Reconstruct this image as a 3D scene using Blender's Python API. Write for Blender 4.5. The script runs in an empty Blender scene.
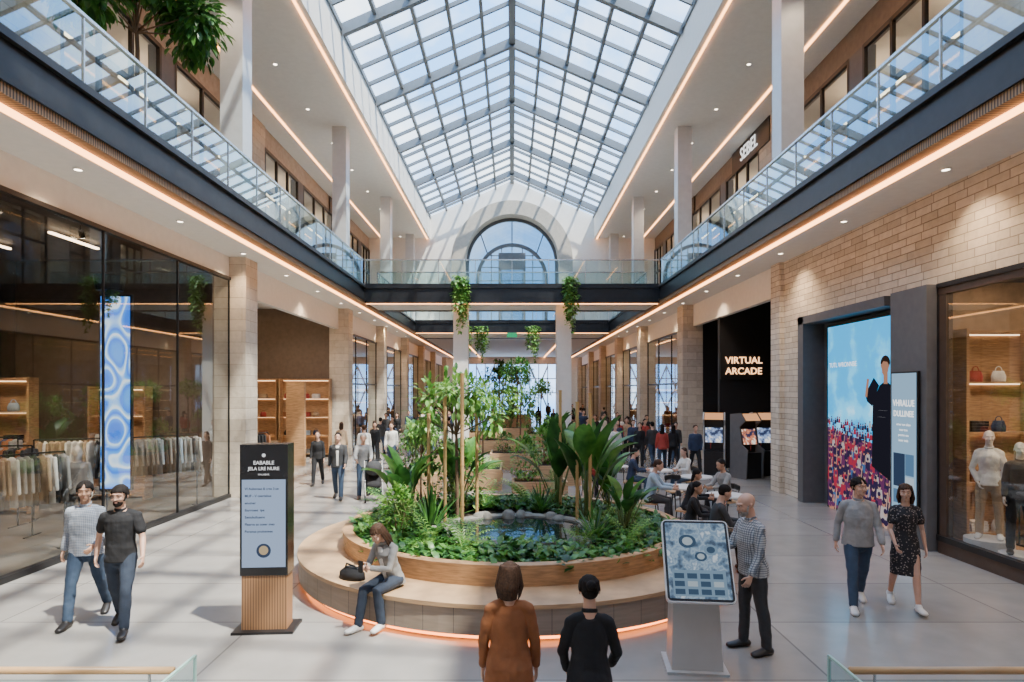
import bpy, math, random
from mathutils import Vector, Matrix
random.seed(5)
D=bpy.data; S=bpy.context.scene; COL=S.collection
V=Vector; R=math.radians; U=random.uniform

# ---------------------------------------------------------------- mesh builder
class MB:
    def __init__(s): s.v=[]; s.f=[]; s.m=[]
    def add(s,vs,fs,mi=0):
        o=len(s.v); s.v+= [tuple(x) for x in vs]
        for f in fs: s.f.append(tuple(o+i for i in f)); s.m.append(mi)
    def box(s,x0,x1,y0,y1,z0,z1,mi=0):
        if x0>x1:x0,x1=x1,x0
        if y0>y1:y0,y1=y1,y0
        if z0>z1:z0,z1=z1,z0
        s.add([(x0,y0,z0),(x1,y0,z0),(x1,y1,z0),(x0,y1,z0),(x0,y0,z1),(x1,y0,z1),(x1,y1,z1),(x0,y1,z1)],
              [(0,3,2,1),(4,5,6,7),(0,1,5,4),(1,2,6,5),(2,3,7,6),(3,0,4,7)],mi)
        return s
    def bar(s,p0,p1,w,h,mi=0,up=(0,0,1)):
        p0=V(p0);p1=V(p1);t=(p1-p0).normalized();u=V(up)
        if abs(t.dot(u))>.98:u=V((0,1,0))
        a=t.cross(u).normalized();b=a.cross(t).normalized()
        vs=[]
        for p in(p0,p1):
            for i,j in((-1,-1),(1,-1),(1,1),(-1,1)): vs.append(p+a*(i*w/2)+b*(j*h/2))
        s.add(vs,[(0,1,2,3),(7,6,5,4),(0,4,5,1),(1,5,6,2),(2,6,7,3),(3,7,4,0)],mi); return s
    def quad(s,a,b,c,d,mi=0): s.add([a,b,c,d],[(0,1,2,3)],mi); return s
    def limb(s,pts,n=10,mi=0,side=None,caps=True,flat=False):
        P=[V(p[0]) for p in pts]; rr=[(p[1],p[2] if len(p)>2 else p[1]) for p in pts]
        rings=[]; k=len(P); sx=None
        for i in range(k):
            t=(P[min(i+1,k-1)]-P[max(i-1,0)])
            if t.length<1e-9:t=V((0,0,1))
            t.normalize()
            sd=V(side) if side else (sx if sx else (V((1,0,0)) if abs(t.x)<.8 else V((0,1,0))))
            sx=(sd-t*sd.dot(t))
            if sx.length<1e-6: sx=t.orthogonal()
            sx.normalize(); sy=t.cross(sx)
            if i==0 and caps and not flat:
                r=min(rr[0])
                for o,q in((1,.05),(.87,.5),(.5,.866)): rings.append((P[0]-t*r*o,sx,sy,rr[0][0]*q,rr[0][1]*q))
            rings.append((P[i],sx,sy,rr[i][0],rr[i][1]))
            if i==k-1 and caps and not flat:
                r=min(rr[-1])
                for o,q in((.5,.866),(.87,.5),(1,.05)): rings.append((P[-1]+t*r*o,sx,sy,rr[-1][0]*q,rr[-1][1]*q))
        vs=[];fs=[]
        for c,a,b,rx,ry in rings:
            for j in range(n):
                an=2*math.pi*j/n; vs.append(c+a*(rx*math.cos(an))+b*(ry*math.sin(an)))
        for i in range(len(rings)-1):
            for j in range(n):
                j2=(j+1)%n; fs.append((i*n+j,i*n+j2,(i+1)*n+j2,(i+1)*n+j))
        if caps:
            fs.append(tuple(reversed(range(n)))); fs.append(tuple((len(rings)-1)*n+j for j in range(n)))
        s.add(vs,fs,mi); return s
    def loop(s,pts,r,rz=None,n=8,mi=0):
        rz=rz or r;k=len(pts);vs=[];fs=[];c=sum((V(p) for p in pts),V((0,0,0)))/k
        for p in pts:
            p=V(p);o=(p-c).normalized();u=V((0,0,1))
            for j in range(n): a=2*math.pi*j/n;vs.append(p+o*(r*math.cos(a))+u*(rz*math.sin(a)))
        for i in range(k):
            i2=(i+1)%k
            for j in range(n): j2=(j+1)%n;fs.append((i*n+j,i2*n+j,i2*n+j2,i*n+j2))
        s.add(vs,fs,mi);return s
    def cyl(s,p0,p1,r0,r1=None,n=14,mi=0): return s.limb([(p0,r0),(p1,r0 if r1 is None else r1)],n,mi,flat=True)
    def ell(s,c,r,mi=0,rot=None,nu=14,nv=9):
        c=V(c);vs=[];fs=[]
        for i in range(nv+1):
            ph=math.pi*i/nv
            ph=max(.02,min(math.pi-.02,ph))
            for j in range(nu):
                th=2*math.pi*j/nu
                q=V((r[0]*math.sin(ph)*math.cos(th),r[1]*math.sin(ph)*math.sin(th),-r[2]*math.cos(ph)))
                vs.append(c+(rot@q if rot else q))
        for i in range(nv):
            for j in range(nu):
                j2=(j+1)%nu; fs.append((i*nu+j,i*nu+j2,(i+1)*nu+j2,(i+1)*nu+j))
        fs.append(tuple(reversed(range(nu)))); fs.append(tuple(nv*nu+j for j in range(nu)))
        s.add(vs,fs,mi); return s
    def lathe(s,prof,n=64,mi=0,c=(0,0,0),closed=True,sy=1.0):
        vs=[];fs=[];k=len(prof)
        for i in range(n):
            a=2*math.pi*i/n
            for r,z in prof: vs.append((c[0]+r*math.cos(a),c[1]+r*math.sin(a)*sy,c[2]+z))
        for i in range(n):
            i2=(i+1)%n
            for j in range(k if closed else k-1):
                j2=(j+1)%k; fs.append((i*k+j,i2*k+j,i2*k+j2,i*k+j2))
        s.add(vs,fs,mi); return s
    def disc(s,c,rx,rz,mi=0,n=16):
        s.add([(c[0]+rx*math.cos(2*math.pi*i/n),c[1],c[2]+rz*math.sin(2*math.pi*i/n)) for i in range(n)],[tuple(range(n))],mi)
    def leaf(s,p,d,L,W,droop=.15,n=4,fold=.25,mi=0,peak=.45):
        p=V(p);d=V(d).normalized();vs=[];fs=[]
        for i in range(n+1):
            t=i/n
            w=W*(math.sin(math.pi*min(1,(t/peak)*.5)) if t<peak else math.cos(math.pi*.5*((t-peak)/(1-peak)))**.8)
            w=max(w,W*.03)
            sd=d.cross(V((0,0,1)))
            if sd.length<1e-3: sd=V((1,0,0))
            sd.normalize(); up=sd.cross(d)
            vs+=[p-sd*w+up*w*fold,p.copy(),p+sd*w+up*w*fold]
            p=p+d*(L/n); d=(d-V((0,0,droop))).normalized()
        for i in range(n):
            a=i*3; fs+=[(a,a+1,a+4,a+3),(a+1,a+2,a+5,a+4)]
        s.add(vs,fs,mi); return p
    def mesh(s,name,mats,smooth=False):
        me=D.meshes.new(name); me.from_pydata(s.v,[],s.f)
        for m in mats: me.materials.append(m)
        me.polygons.foreach_set('material_index',s.m)
        if smooth: me.polygons.foreach_set('use_smooth',[True]*len(s.f))
        me.update(); return me

def mkobj(name,data,parent=None,loc=(0,0,0),rot=(0,0,0)):
    o=D.objects.new(name,data); COL.objects.link(o)
    o.location=loc; o.rotation_euler=rot
    if parent: o.parent=parent
    return o
def T(name,label,cat,loc=(0,0,0),rz=0,mb=None,mats=None,smooth=False,group=None):
    o=mkobj(name,mb.mesh(name,mats,smooth) if mb else None,None,loc,(0,0,rz))
    if not mb: o.empty_display_size=.1
    o['label']=label;o['category']=cat
    if group:o['group']=group
    return o
def P(name,mb,mats,parent,loc=(0,0,0),rot=(0,0,0),smooth=False,label=None):
    if not isinstance(mats,(list,tuple)): mats=[mats]
    o=mkobj(name,mb.mesh(name,mats,smooth),parent,loc,rot)
    if label:o['label']=label
    return o
def ST(name,mb,mats,smooth=False):
    if not isinstance(mats,(list,tuple)): mats=[mats]
    o=mkobj(name,mb.mesh(name,mats,smooth)); o['kind']='structure'; return o
def cp(root,loc,rz=None,sc=None,label=None):
    def rec(o,par):
        n=o.copy(); COL.objects.link(n)
        if par: n.parent=par
        for c in o.children: rec(c,n)
        return n
    n=rec(root,None); n.location=loc
    if rz is not None:n.rotation_euler=(0,0,rz)
    if sc is not None:n.scale=(sc,sc,sc) if not isinstance(sc,tuple) else sc
    if label:n['label']=label
    return n

# ---------------------------------------------------------------- materials
def base(name):
    m=D.materials.new(name);m.use_nodes=True;nt=m.node_tree
    return m,nt,nt.nodes['Principled BSDF'],nt.nodes,nt.links
def clampc(c): return tuple(max(0,min(1,x)) for x in c)+(1,)
def M(name,col,rough=.5,metal=0,var=.12,scale=6,bump=0,bscale=30,stretch=(1,1,1),spec=.5,emit=None,es=0):
    m,nt,b,N,L=base(name)
    tc=N.new('ShaderNodeTexCoord');mp=N.new('ShaderNodeMapping');mp.inputs['Scale'].default_value=stretch
    L.new(tc.outputs['Object'],mp.inputs['Vector'])
    nz=N.new('ShaderNodeTexNoise');nz.inputs['Scale'].default_value=scale;nz.inputs['Detail'].default_value=3
    L.new(mp.outputs[0],nz.inputs['Vector'])
    cr=N.new('ShaderNodeValToRGB');cr.color_ramp.elements[0].position=.3;cr.color_ramp.elements[1].position=.7
    cr.color_ramp.elements[0].color=clampc([c*(1-var) for c in col]);cr.color_ramp.elements[1].color=clampc([c*(1+var) for c in col])
    L.new(nz.outputs['Fac'],cr.inputs[0]);L.new(cr.outputs[0],b.inputs['Base Color'])
    b.inputs['Roughness'].default_value=rough;b.inputs['Metallic'].default_value=metal
    b.inputs['Specular IOR Level'].default_value=spec
    if emit: b.inputs['Emission Color'].default_value=clampc(emit);b.inputs['Emission Strength'].default_value=es
    if bump:
        n2=N.new('ShaderNodeTexNoise');n2.inputs['Scale'].default_value=bscale;L.new(mp.outputs[0],n2.inputs['Vector'])
        bp=N.new('ShaderNodeBump');bp.inputs['Strength'].default_value=bump;bp.inputs['Distance'].default_value=.02
        L.new(n2.outputs['Fac'],bp.inputs['Height']);L.new(bp.outputs[0],b.inputs['Normal'])
    return m
def E(name,col,st):
    m=D.materials.new(name);m.use_nodes=True;nt=m.node_tree;nt.nodes.clear()
    e=nt.nodes.new('ShaderNodeEmission');o=nt.nodes.new('ShaderNodeOutputMaterial')
    e.inputs[0].default_value=tuple(col)+(1,);e.inputs[1].default_value=st
    nt.links.new(e.outputs[0],o.inputs[0]);return m
def noise_emit(name,cols,scale,st,detail=4,stretch=(1,1,1)):
    m,nt,bb,NN,LL=base(name);tcn=NN.new('ShaderNodeTexCoord');mp=NN.new('ShaderNodeMapping');mp.inputs['Scale'].default_value=stretch;LL.new(tcn.outputs['Object'],mp.inputs[0])
    nn=NN.new('ShaderNodeTexNoise');nn.inputs['Scale'].default_value=scale;nn.inputs['Detail'].default_value=detail;LL.new(mp.outputs[0],nn.inputs['Vector'])
    cr=NN.new('ShaderNodeValToRGB');cr.color_ramp.interpolation='EASE';e=cr.color_ramp.elements
    e[0].position=cols[0][0];e[0].color=cols[0][1]+(1,);e[1].position=cols[-1][0];e[1].color=cols[-1][1]+(1,)
    for p_,c_ in cols[1:-1]: q=e.new(p_);q.color=c_+(1,)
    LL.new(nn.outputs['Fac'],cr.inputs[0]);LL.new(cr.outputs[0],bb.inputs['Emission Color']);bb.inputs['Emission Strength'].default_value=st;bb.inputs['Base Color'].default_value=(0,0,0,1);return m
def G(name,tint,lo=.06,hi=.75,pw=3,gl=(.9,.97,1)):
    m=D.materials.new(name);m.use_nodes=True;nt=m.node_tree;nt.nodes.clear();N=nt.nodes;L=nt.links
    t=N.new('ShaderNodeBsdfTransparent');t.inputs[0].default_value=tuple(tint)+(1,)
    g=N.new('ShaderNodeBsdfGlossy');g.inputs['Roughness'].default_value=.02;g.inputs[0].default_value=tuple(gl)+(1,)
    lw=N.new('ShaderNodeLayerWeight');lw.inputs[0].default_value=.5
    p=N.new('ShaderNodeMath');p.operation='POWER';p.inputs[1].default_value=pw;L.new(lw.outputs['Facing'],p.inputs[0])
    a=N.new('ShaderNodeMath');a.operation='MULTIPLY_ADD';a.inputs[1].default_value=hi;a.inputs[2].default_value=lo;L.new(p.outputs[0],a.inputs[0])
    mx=N.new('ShaderNodeMixShader');L.new(a.outputs[0],mx.inputs[0]);L.new(t.outputs[0],mx.inputs[1]);L.new(g.outputs[0],mx.inputs[2])
    o=N.new('ShaderNodeOutputMaterial');L.new(mx.outputs[0],o.inputs[0]);return m
def brickmat(name,c1,c2,mort,bw,bh,msize=.01,rough=.8,bump=.6,floor=False,offset=.5,squash=1.0,bias=0):
    m,nt,b,N,L=base(name)
    g=N.new('ShaderNodeNewGeometry');sp=N.new('ShaderNodeSeparateXYZ');L.new(g.outputs['Position'],sp.inputs[0])
    cb=N.new('ShaderNodeCombineXYZ')
    if floor: L.new(sp.outputs[0],cb.inputs[0]);L.new(sp.outputs[1],cb.inputs[1])
    else:
        ad=N.new('ShaderNodeMath');L.new(sp.outputs[0],ad.inputs[0]);L.new(sp.outputs[1],ad.inputs[1])
        L.new(ad.outputs[0],cb.inputs[0]);L.new(sp.outputs[2],cb.inputs[1])
    br=N.new('ShaderNodeTexBrick');br.inputs['Scale'].default_value=1;br.inputs['Brick Width'].default_value=bw;br.inputs['Row Height'].default_value=bh
    br.inputs['Mortar Size'].default_value=msize;br.inputs['Mortar Smooth'].default_value=.3;br.offset=offset;br.squash=squash;br.squash_frequency=3
    br.inputs['Bias'].default_value=bias
    br.inputs['Color1'].default_value=tuple(c1)+(1,);br.inputs['Color2'].default_value=tuple(c2)+(1,);br.inputs['Mortar'].default_value=tuple(mort)+(1,)
    L.new(cb.outputs[0],br.inputs['Vector'])
    nz=N.new('ShaderNodeTexNoise');nz.inputs['Scale'].default_value=2.5 if floor else 7;nz.inputs['Detail'].default_value=6;L.new(g.outputs['Position'],nz.inputs['Vector'])
    mx=N.new('ShaderNodeMix');mx.data_type='RGBA';mx.blend_type='MULTIPLY';mx.inputs[0].default_value=.35 if not floor else .3
    L.new(br.outputs['Color'],mx.inputs[6]);L.new(nz.outputs['Fac'],mx.inputs[7]);L.new(mx.outputs[2],b.inputs['Base Color'])
    b.inputs['Roughness'].default_value=rough
    if bump:
        bp=N.new('ShaderNodeBump');bp.inputs['Strength'].default_value=bump;bp.inputs['Distance'].default_value=.03
        md=N.new('ShaderNodeMath');md.operation='MULTIPLY_ADD';md.inputs[1].default_value=-1;L.new(br.outputs['Fac'],md.inputs[0]);L.new(nz.outputs['Fac'],md.inputs[2])
        L.new(md.outputs[0],bp.inputs['Height']);L.new(bp.outputs[0],b.inputs['Normal'])
    return m
def wavemat(name,c1,c2,scale,axis='X',rough=.6,dist=0,p0=.4,p1=.6):
    m,nt,b,N,L=base(name)
    tc=N.new('ShaderNodeTexCoord');w=N.new('ShaderNodeTexWave');w.bands_direction=axis;w.inputs['Scale'].default_value=scale;w.inputs['Distortion'].default_value=dist
    w.inputs['Detail'].default_value=1 if dist else 0
    L.new(tc.outputs['Object'],w.inputs['Vector']);cr=N.new('ShaderNodeValToRGB')
    cr.color_ramp.elements[0].color=tuple(c1)+(1,);cr.color_ramp.elements[1].color=tuple(c2)+(1,);cr.color_ramp.elements[0].position=p0;cr.color_ramp.elements[1].position=p1
    L.new(w.outputs['Fac'],cr.inputs[0]);L.new(cr.outputs[0],b.inputs['Base Color'])
    b.inputs['Roughness'].default_value=rough;return m
def plaid(name,c0,c1,c2,sc=14):
    m,nt,b,N,L=base(name);tc=N.new('ShaderNodeTexCoord');prev=None
    for ax,c in(('X',c1),('Z',c2)):
        w=N.new('ShaderNodeTexWave');w.bands_direction=ax;w.inputs['Scale'].default_value=sc;L.new(tc.outputs['Object'],w.inputs['Vector'])
        cr=N.new('ShaderNodeValToRGB');cr.color_ramp.elements[0].position=.55;cr.color_ramp.elements[1].position=.75
        L.new(w.outputs['Fac'],cr.inputs[0]);mx=N.new('ShaderNodeMix');mx.data_type='RGBA'
        ml=N.new('ShaderNodeMath');ml.operation='MULTIPLY';ml.inputs[1].default_value=.65;L.new(cr.outputs[0],ml.inputs[0]);L.new(ml.outputs[0],mx.inputs[0])
        if prev: L.new(prev,mx.inputs[6])
        else: mx.inputs[6].default_value=tuple(c0)+(1,)
        mx.inputs[7].default_value=tuple(c)+(1,);prev=mx.outputs[2]
    L.new(prev,b.inputs['Base Color']);b.inputs['Roughness'].default_value=.85;return m
def floral(name,c0,c1,sc=28):
    m,nt,b,N,L=base(name);tc=N.new('ShaderNodeTexCoord');v=N.new('ShaderNodeTexVoronoi');v.inputs['Scale'].default_value=sc;L.new(tc.outputs['Object'],v.inputs['Vector'])
    cr=N.new('ShaderNodeValToRGB');cr.color_ramp.elements[0].color=tuple(c1)+(1,);cr.color_ramp.elements[1].color=tuple(c0)+(1,)
    cr.color_ramp.elements[0].position=.2;cr.color_ramp.elements[1].position=.32;L.new(v.outputs['Distance'],cr.inputs[0]);L.new(cr.outputs[0],b.inputs['Base Color']);b.inputs['Roughness'].default_value=.8;return m
def leafmat(name,a,bcol,rough=.4):
    m,nt,b,N,L=base(name);g=N.new('ShaderNodeNewGeometry');nz=N.new('ShaderNodeTexNoise');nz.inputs['Scale'].default_value=5;L.new(g.outputs['Position'],nz.inputs['Vector'])
    cr=N.new('ShaderNodeValToRGB');cr.color_ramp.elements[0].color=tuple(a)+(1,);cr.color_ramp.elements[1].color=tuple(bcol)+(1,);cr.color_ramp.elements[0].position=.35;cr.color_ramp.elements[1].position=.65
    L.new(nz.outputs['Fac'],cr.inputs[0]);L.new(cr.outputs[0],b.inputs['Base Color']);b.inputs['Roughness'].default_value=rough
    t=N.new('ShaderNodeBsdfTranslucent');L.new(cr.outputs[0],t.inputs[0]);mx=N.new('ShaderNodeMixShader');mx.inputs[0].default_value=.3
    L.new(b.outputs[0],mx.inputs[1]);L.new(t.outputs[0],mx.inputs[2]);L.new(mx.outputs[0],N['Material Output'].inputs[0]);return m

white=M('white_plaster',(.81,.78,.73),.7,var=.03)
cream=M('cream_plaster',(.67,.60,.51),.7,var=.06)
archm=M('arch_stone',(.46,.41,.34),.75,var=.08)
greyp=M('grey_paint',(.11,.11,.115),.55,var=.08)
steel=M('dark_steel',(.024,.025,.028),.38,.4,var=.15)
black=M('black_metal',(.018,.018,.02),.4,.3)
chrome=M('brushed_steel',(.6,.6,.6),.25,1,var=.05)
colm=M('column_panel',(.58,.60,.61),.35,.3,var=.04)
wood=M('oak_wood',(.42,.24,.115),.5,var=.28,scale=5,stretch=(1,1,8))
woodh=M('oak_wood_flat',(.46,.29,.155),.5,var=.22,scale=3,stretch=(1,1,10))
dwood=M('walnut_wood',(.20,.11,.055),.5,var=.25,scale=5,stretch=(1,1,8))
slat=wavemat('wood_slats',(.08,.045,.022),(.40,.22,.10),6,'Y',.6)
slatv=wavemat('kiosk_wood_slats',(.12,.06,.03),(.34,.18,.085),10,'X',.6,p0=.1,p1=.35)
stone=brickmat('travertine_wall',(.88,.78,.64),(.66,.565,.44),(.36,.30,.225),.46,.15,.009,.85,1.0,offset=.37,squash=1.7)
stonep=brickmat('travertine_pillar',(.70,.61,.49),(.56,.48,.38),(.36,.30,.23),.8,.3,.006,.8,.6)
floorm=brickmat('terrazzo_floor',(.375,.355,.33),(.325,.31,.29),(.20,.19,.178),3.2,1.6,.014,.16,0,floor=True,offset=0)
darkw=M('dark_shop_wall',(.045,.038,.033),.6,var=.2)
warmw=M('warm_shop_wall',(.36,.25,.165),.7,var=.15)
umb=M('umber_wall',(.13,.09,.065),.7)
arcw=M('arcade_wall',(.012,.012,.014),.5)
glass=G('shop_glass',(.80,.83,.84),.07,.75,2.6)
rglass=G('railing_glass',(.72,.87,.87),.12,.8,2.1,(.8,.95,1))
skyglass=G('skylight_glass',(.86,.93,.98),.02,.25,4)
archg=G('arch_glass',(.28,.34,.38),.03,.25,4)
led=E('warm_led',(1,.42,.14),9)
ledp=E('planter_led',(1,.25,.055),8)
shopl=E('shop_light',(1,.70,.42),12)
shopl2=E('shop_light_soft',(1,.66,.38),5)
dl=E('downlight_glow',(1,.85,.65),12)
soil=M('soil',(.035,.025,.018),.95,var=.4,bump=.8)
water=M('pond_water',(.012,.02,.02),.04,var=.2,bump=.12,bscale=5,spec=.8)
rock=M('pond_rock',(.20,.19,.17),.85,var=.35,bump=.6,bscale=12)
lfA=leafmat('leaf_dark',(.012,.055,.012),(.045,.15,.028))
lfB=leafmat('leaf_mid',(.035,.13,.02),(.11,.29,.045))
lfC=leafmat('leaf_light',(.13,.31,.05),(.28,.48,.10))
stem=M('plant_stem',(.12,.17,.05),.7)
bark=M('bark',(.16,.10,.06),.9,bump=.6)
bamboo=M('bamboo_pole',(.54,.34,.14),.5,var=.2,stretch=(1,1,.3))
whitepl=M('white_plastic',(.68,.68,.67),.35,var=.02)
alum=M('satin_aluminium',(.47,.47,.465),.4,.3,var=.03)
skinA=M('skin_light',(.56,.33,.235),.5,var=.06)
skinB=M('skin_tan',(.43,.24,.155),.5,var=.06)
hairK=M('hair_black',(.012,.009,.008),.8,var=.4,scale=60,spec=.2)
hairB=M('hair_brown',(.05,.025,.014),.75,var=.45,scale=60,spec=.25)
hairG=M('hair_grey',(.30,.28,.26),.75,var=.3,scale=60,spec=.2)
eyew=M('eye_white',(.55,.53,.50),.2); eyed=M('eye_iris',(.03,.02,.015),.2); lip=M('lips',(.38,.15,.12),.5)
def cloth(n,c,b=.35): return M('cloth_'+n,c,.88,var=.14,scale=10,bump=b,bscale=14)
jean=cloth('denim',(.035,.06,.105));jeand=cloth('dark_denim',(.024,.035,.058));ckb=cloth('black',(.010,.010,.012));ckc=cloth('charcoal',(.036,.037,.040))
cgrey=cloth('grey',(.26,.255,.245));cbrown=cloth('rust_suede',(.28,.10,.035));clblue=cloth('light_blue',(.34,.43,.52));cred=cloth('red',(.34,.045,.035));cwhite=cloth('white',(.66,.64,.60));ctan=cloth('tan',(.38,.27,.17));cnavy=cloth('navy',(.025,.04,.085));cstone=cloth('stone_grey',(.27,.27,.27))
pl1=plaid('plaid_grey',(.30,.34,.40),(.09,.11,.16),(.48,.51,.57),16)
pl2=plaid('plaid_blue',(.45,.47,.48),(.03,.05,.09),(.05,.07,.11),13)
flo=floral('floral_dress',(.013,.013,.017),(.36,.29,.27),34)
shoeB=M('shoe_black',(.02,.018,.018),.4);shoeW=M('shoe_white',(.65,.64,.62),.5);shoeT=M('shoe_brown',(.14,.07,.04),.5)
mann=M('mannequin_white',(.74,.66,.57),.4,var=.03)

# ---------------------------------------------------------------- text
def text(name,body,size,parent,loc,rot,mat,ex=.004,align='CENTER',sx=1,space=1.0,bold=0):
    c=D.curves.new('t','FONT');c.body=body;c.size=size;c.extrude=ex;c.align_x=align;c.align_y='CENTER';c.space_character=space;c.offset=bold;c.resolution_u=3
    o=D.objects.new('t',c);COL.objects.link(o);dg=bpy.context.evaluated_depsgraph_get()
    me=D.meshes.new_from_object(o.evaluated_get(dg));D.objects.remove(o);me.materials.clear();me.materials.append(mat)
    n=mkobj(name,me,parent,loc,rot);n.scale=(sx,1,1);return n
F=(R(90),0,0)

# ---------------------------------------------------------------- camera / world / sun
cam=D.cameras.new('camera');co=mkobj('camera',cam,None,(0,0,2.9),(R(90),0,0));cam.lens=22.5;cam.sensor_width=36;cam.shift_y=.048;cam.clip_end=400
S.camera=co
w=D.worlds.new('sky');S.world=w;w.use_nodes=True;N=w.node_tree.nodes;L=w.node_tree.links;bg=N['Background']
tc=N.new('ShaderNodeTexCoord');nz=N.new('ShaderNodeTexNoise');nz.inputs['Scale'].default_value=4.2;nz.inputs['Detail'].default_value=6;nz.inputs['Roughness'].default_value=.6
L.new(tc.outputs['Generated'],nz.inputs['Vector']);cr=N.new('ShaderNodeValToRGB');cr.color_ramp.elements[0].color=(.22,.50,.95,1);cr.color_ramp.elements[1].color=(.92,.96,1,1)
cr.color_ramp.elements[0].position=.42;cr.color_ramp.elements[1].position=.64;L.new(nz.outputs['Fac'],cr.inputs[0]);L.new(cr.outputs[0],bg.inputs[0]);bg.inputs[1].default_value=4.7
sun=D.lights.new('sun','SUN');sun.energy=16;sun.angle=R(1.2);sun.color=(1,.90,.76)
so=mkobj('sun',sun);so.rotation_euler=V((-.42,.30,-1)).to_track_quat('-Z','Y').to_euler()

# ---------------------------------------------------------------- shell
YB=-5; YE=72; YG=43; WX=7.65; SX=13.5; UZ=7.3; CZ=13.1; GX=9.6
ST('floor',MB().box(-SX,SX,YB,YE,-.2,0),floorm)
for s,nm in((-1,'left'),(1,'right')):
    ST('wall_'+nm,MB().box(s*SX,s*(SX+.3),YB,YE,0,14),darkw)
    ST('ceiling',MB().box(s*6.45,s*SX,YB,YE,6.5,UZ-.02),white)
    ST('floor',MB().box(s*6.4,s*SX,YB,YE,UZ-.02,UZ),floorm)
    ST('ceiling',MB().box(s*5.65,s*SX,YB,YG,CZ,CZ+.5),white)
    ST('wall_'+nm,MB().box(s*5.5,s*5.7,YB,YG,CZ-.02,14.6),white)
    b=MB();b.box(s*6.24,s*6.45,YB,YE,6.72,7.3);b.box(s*6.16,s*6.47,YB,YE,7.22,7.32);b.box(s*6.16,s*6.45,YB,YE,6.66,6.74)
    o=ST('trim_1',b,steel)
    ST('trim_2',MB().box(s*6.2,s*6.44,YB,YE,6.52,6.66),slat)
    ST('trim_3',MB().box(s*6.44,s*6.53,YB,YE,6.46,6.52),led)
    ST('trim_4',MB().box(s*5.66,s*5.73,YB,YG,CZ-.05,CZ),led)
    ST('trim_5',MB().box(s*8.7,s*8.79,YB,YG,CZ-.03,CZ+.01),led)
ST('wall_back',MB().box(-SX,SX,YB-.3,YB,0,17.2),cream)
ST('ceiling',MB().box(-6.45,6.45,46,YE,6.6,6.8),white)
for x in(-3.6,3.6): ST('trim_7',MB().box(x-.05,x+.05,46,YE,6.56,6.6),led)
AR=3.1; AZ=11.4
b=MB();n=56
def gz(x): return 17.0-abs(x)*2.4/5.5
xs=[-5.5+11*i/n for i in range(n+1)]
xs=sorted(set(xs+[-AR,AR]))
for y in(YG,YG+.4):
    for a,c in zip(xs,xs[1:]):
        za=AZ+math.sqrt(max(0,AR*AR-a*a)) if abs(a)<=AR and abs(c)<=AR else UZ
        zc=AZ+math.sqrt(max(0,AR*AR-c*c)) if abs(a)<=AR and abs(c)<=AR else UZ
        b.quad((a,y,za),(c,y,zc),(c,y,gz(c)),(a,y,gz(a)))
for s in(-1,1): b.box(s*5.5,s*SX,YG,YG+.4,UZ,14.6)
ST('wall_end',b,white)
b=MB();k=40;pts=[]
for i in range(k+1):
    a=math.pi*i/k;pts.append((math.cos(a),math.sin(a)))
def arcpts(r): return [(r,UZ)]+[(r*c,AZ+r*s_) for c,s_ in pts]+[(-r,UZ)]
A1=arcpts(AR);A2=arcpts(4.0)
for i in range(len(A1)-1):
    p,q,r_,t_=A1[i],A1[i+1],A2[i+1],A2[i]
    y0,y1=YG-.9,YG
    b.quad((p[0],y0,p[1]),(t_[0],y0,t_[1]),(r_[0],y0,r_[1]),(q[0],y0,q[1]))
    b.quad((t_[0],y0,t_[1]),(t_[0],y1,t_[1]),(r_[0],y1,r_[1]),(r_[0],y0,r_[1]))
    b.quad((p[0],y0,p[1]),(q[0],y0,q[1]),(q[0],y1+.5,q[1]),(p[0],y1+.5,p[1]))
ST('trim_8',b,archm)
b=MB();gy=YG+.35
A0=arcpts(AR)
b.add([(x,gy,z) for x,z in A0],[tuple(range(len(A0)))],1)
for x in[-2.1,-1.4,-.7,0,.7,1.4,2.1]:
    zt=AZ-1+math.sqrt(max(0,2.3*2.3-x*x)); b.box(x-.03,x+.03,gy-.06,gy,UZ,zt,0)
for z in(8.5,9.4,10.3,11.2,12.0):
    hw=2.3 if z<AZ-1 else math.sqrt(max(.01,2.3*2.3-(z-AZ+1)**2))
    b.box(-hw,hw,gy-.06,gy,z-.03,z+.03,0)
k2=[(2.3*c,AZ-1+2.3*s_) for c,s_ in pts]
for i in range(len(k2)-1): b.bar((k2[i][0],gy-.1,k2[i][1]),(k2[i+1][0],gy-.1,k2[i+1][1]),.22,.22,2)
for s in(-1,1): b.bar((s*2.3,gy-.1,UZ),(s*2.3,gy-.1,AZ-1),.22,.22,2)
A3=arcpts(3.0)
for i in range(len(A3)-1): b.bar((A3[i][0],gy-.1,A3[i][1]),(A3[i+1][0],gy-.1,A3[i+1][1]),.2,.2,2)
for a in(45,90,135): b.bar((2.3*math.cos(R(a)),gy-.05,AZ-1+2.3*math.sin(R(a))),(3.05*math.cos(R(a)),gy-.05,AZ+3.05*math.sin(R(a))),.07,.07,2)
ST('window_1',b,[M('arch_mullion',(.30,.31,.32),.5),archg,greyp])
b=MB();b.box(-.9,-.75,YG-.6,YG-.4,UZ,11.0);b.box(.75,.9,YG-.6,YG-.4,UZ,11.0);b.box(-.9,.9,YG-.6,YG-.4,10.9,12.0);b.box(-.75,.75,YG-.45,YG-.42,UZ,10.9,1)
ST('door_1',b,[greyp,glass])
b=MB()
for s in(-1,1): b.quad((s*5.5,YB,14.6),(s*5.5,YG,14.6),(0,YG,17),(0,YB,17),1)
y=YB;i=0
while y<=YG+.01:
    wd=.20 if i%4==0 else .085; hh=.34 if i%4==0 else .14
    for s in(-1,1): b.bar((s*5.5,y,14.6-hh/2+.03),(0,y,17-hh/2+.03),wd,hh,0)
    y+=1.28;i+=1
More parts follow.
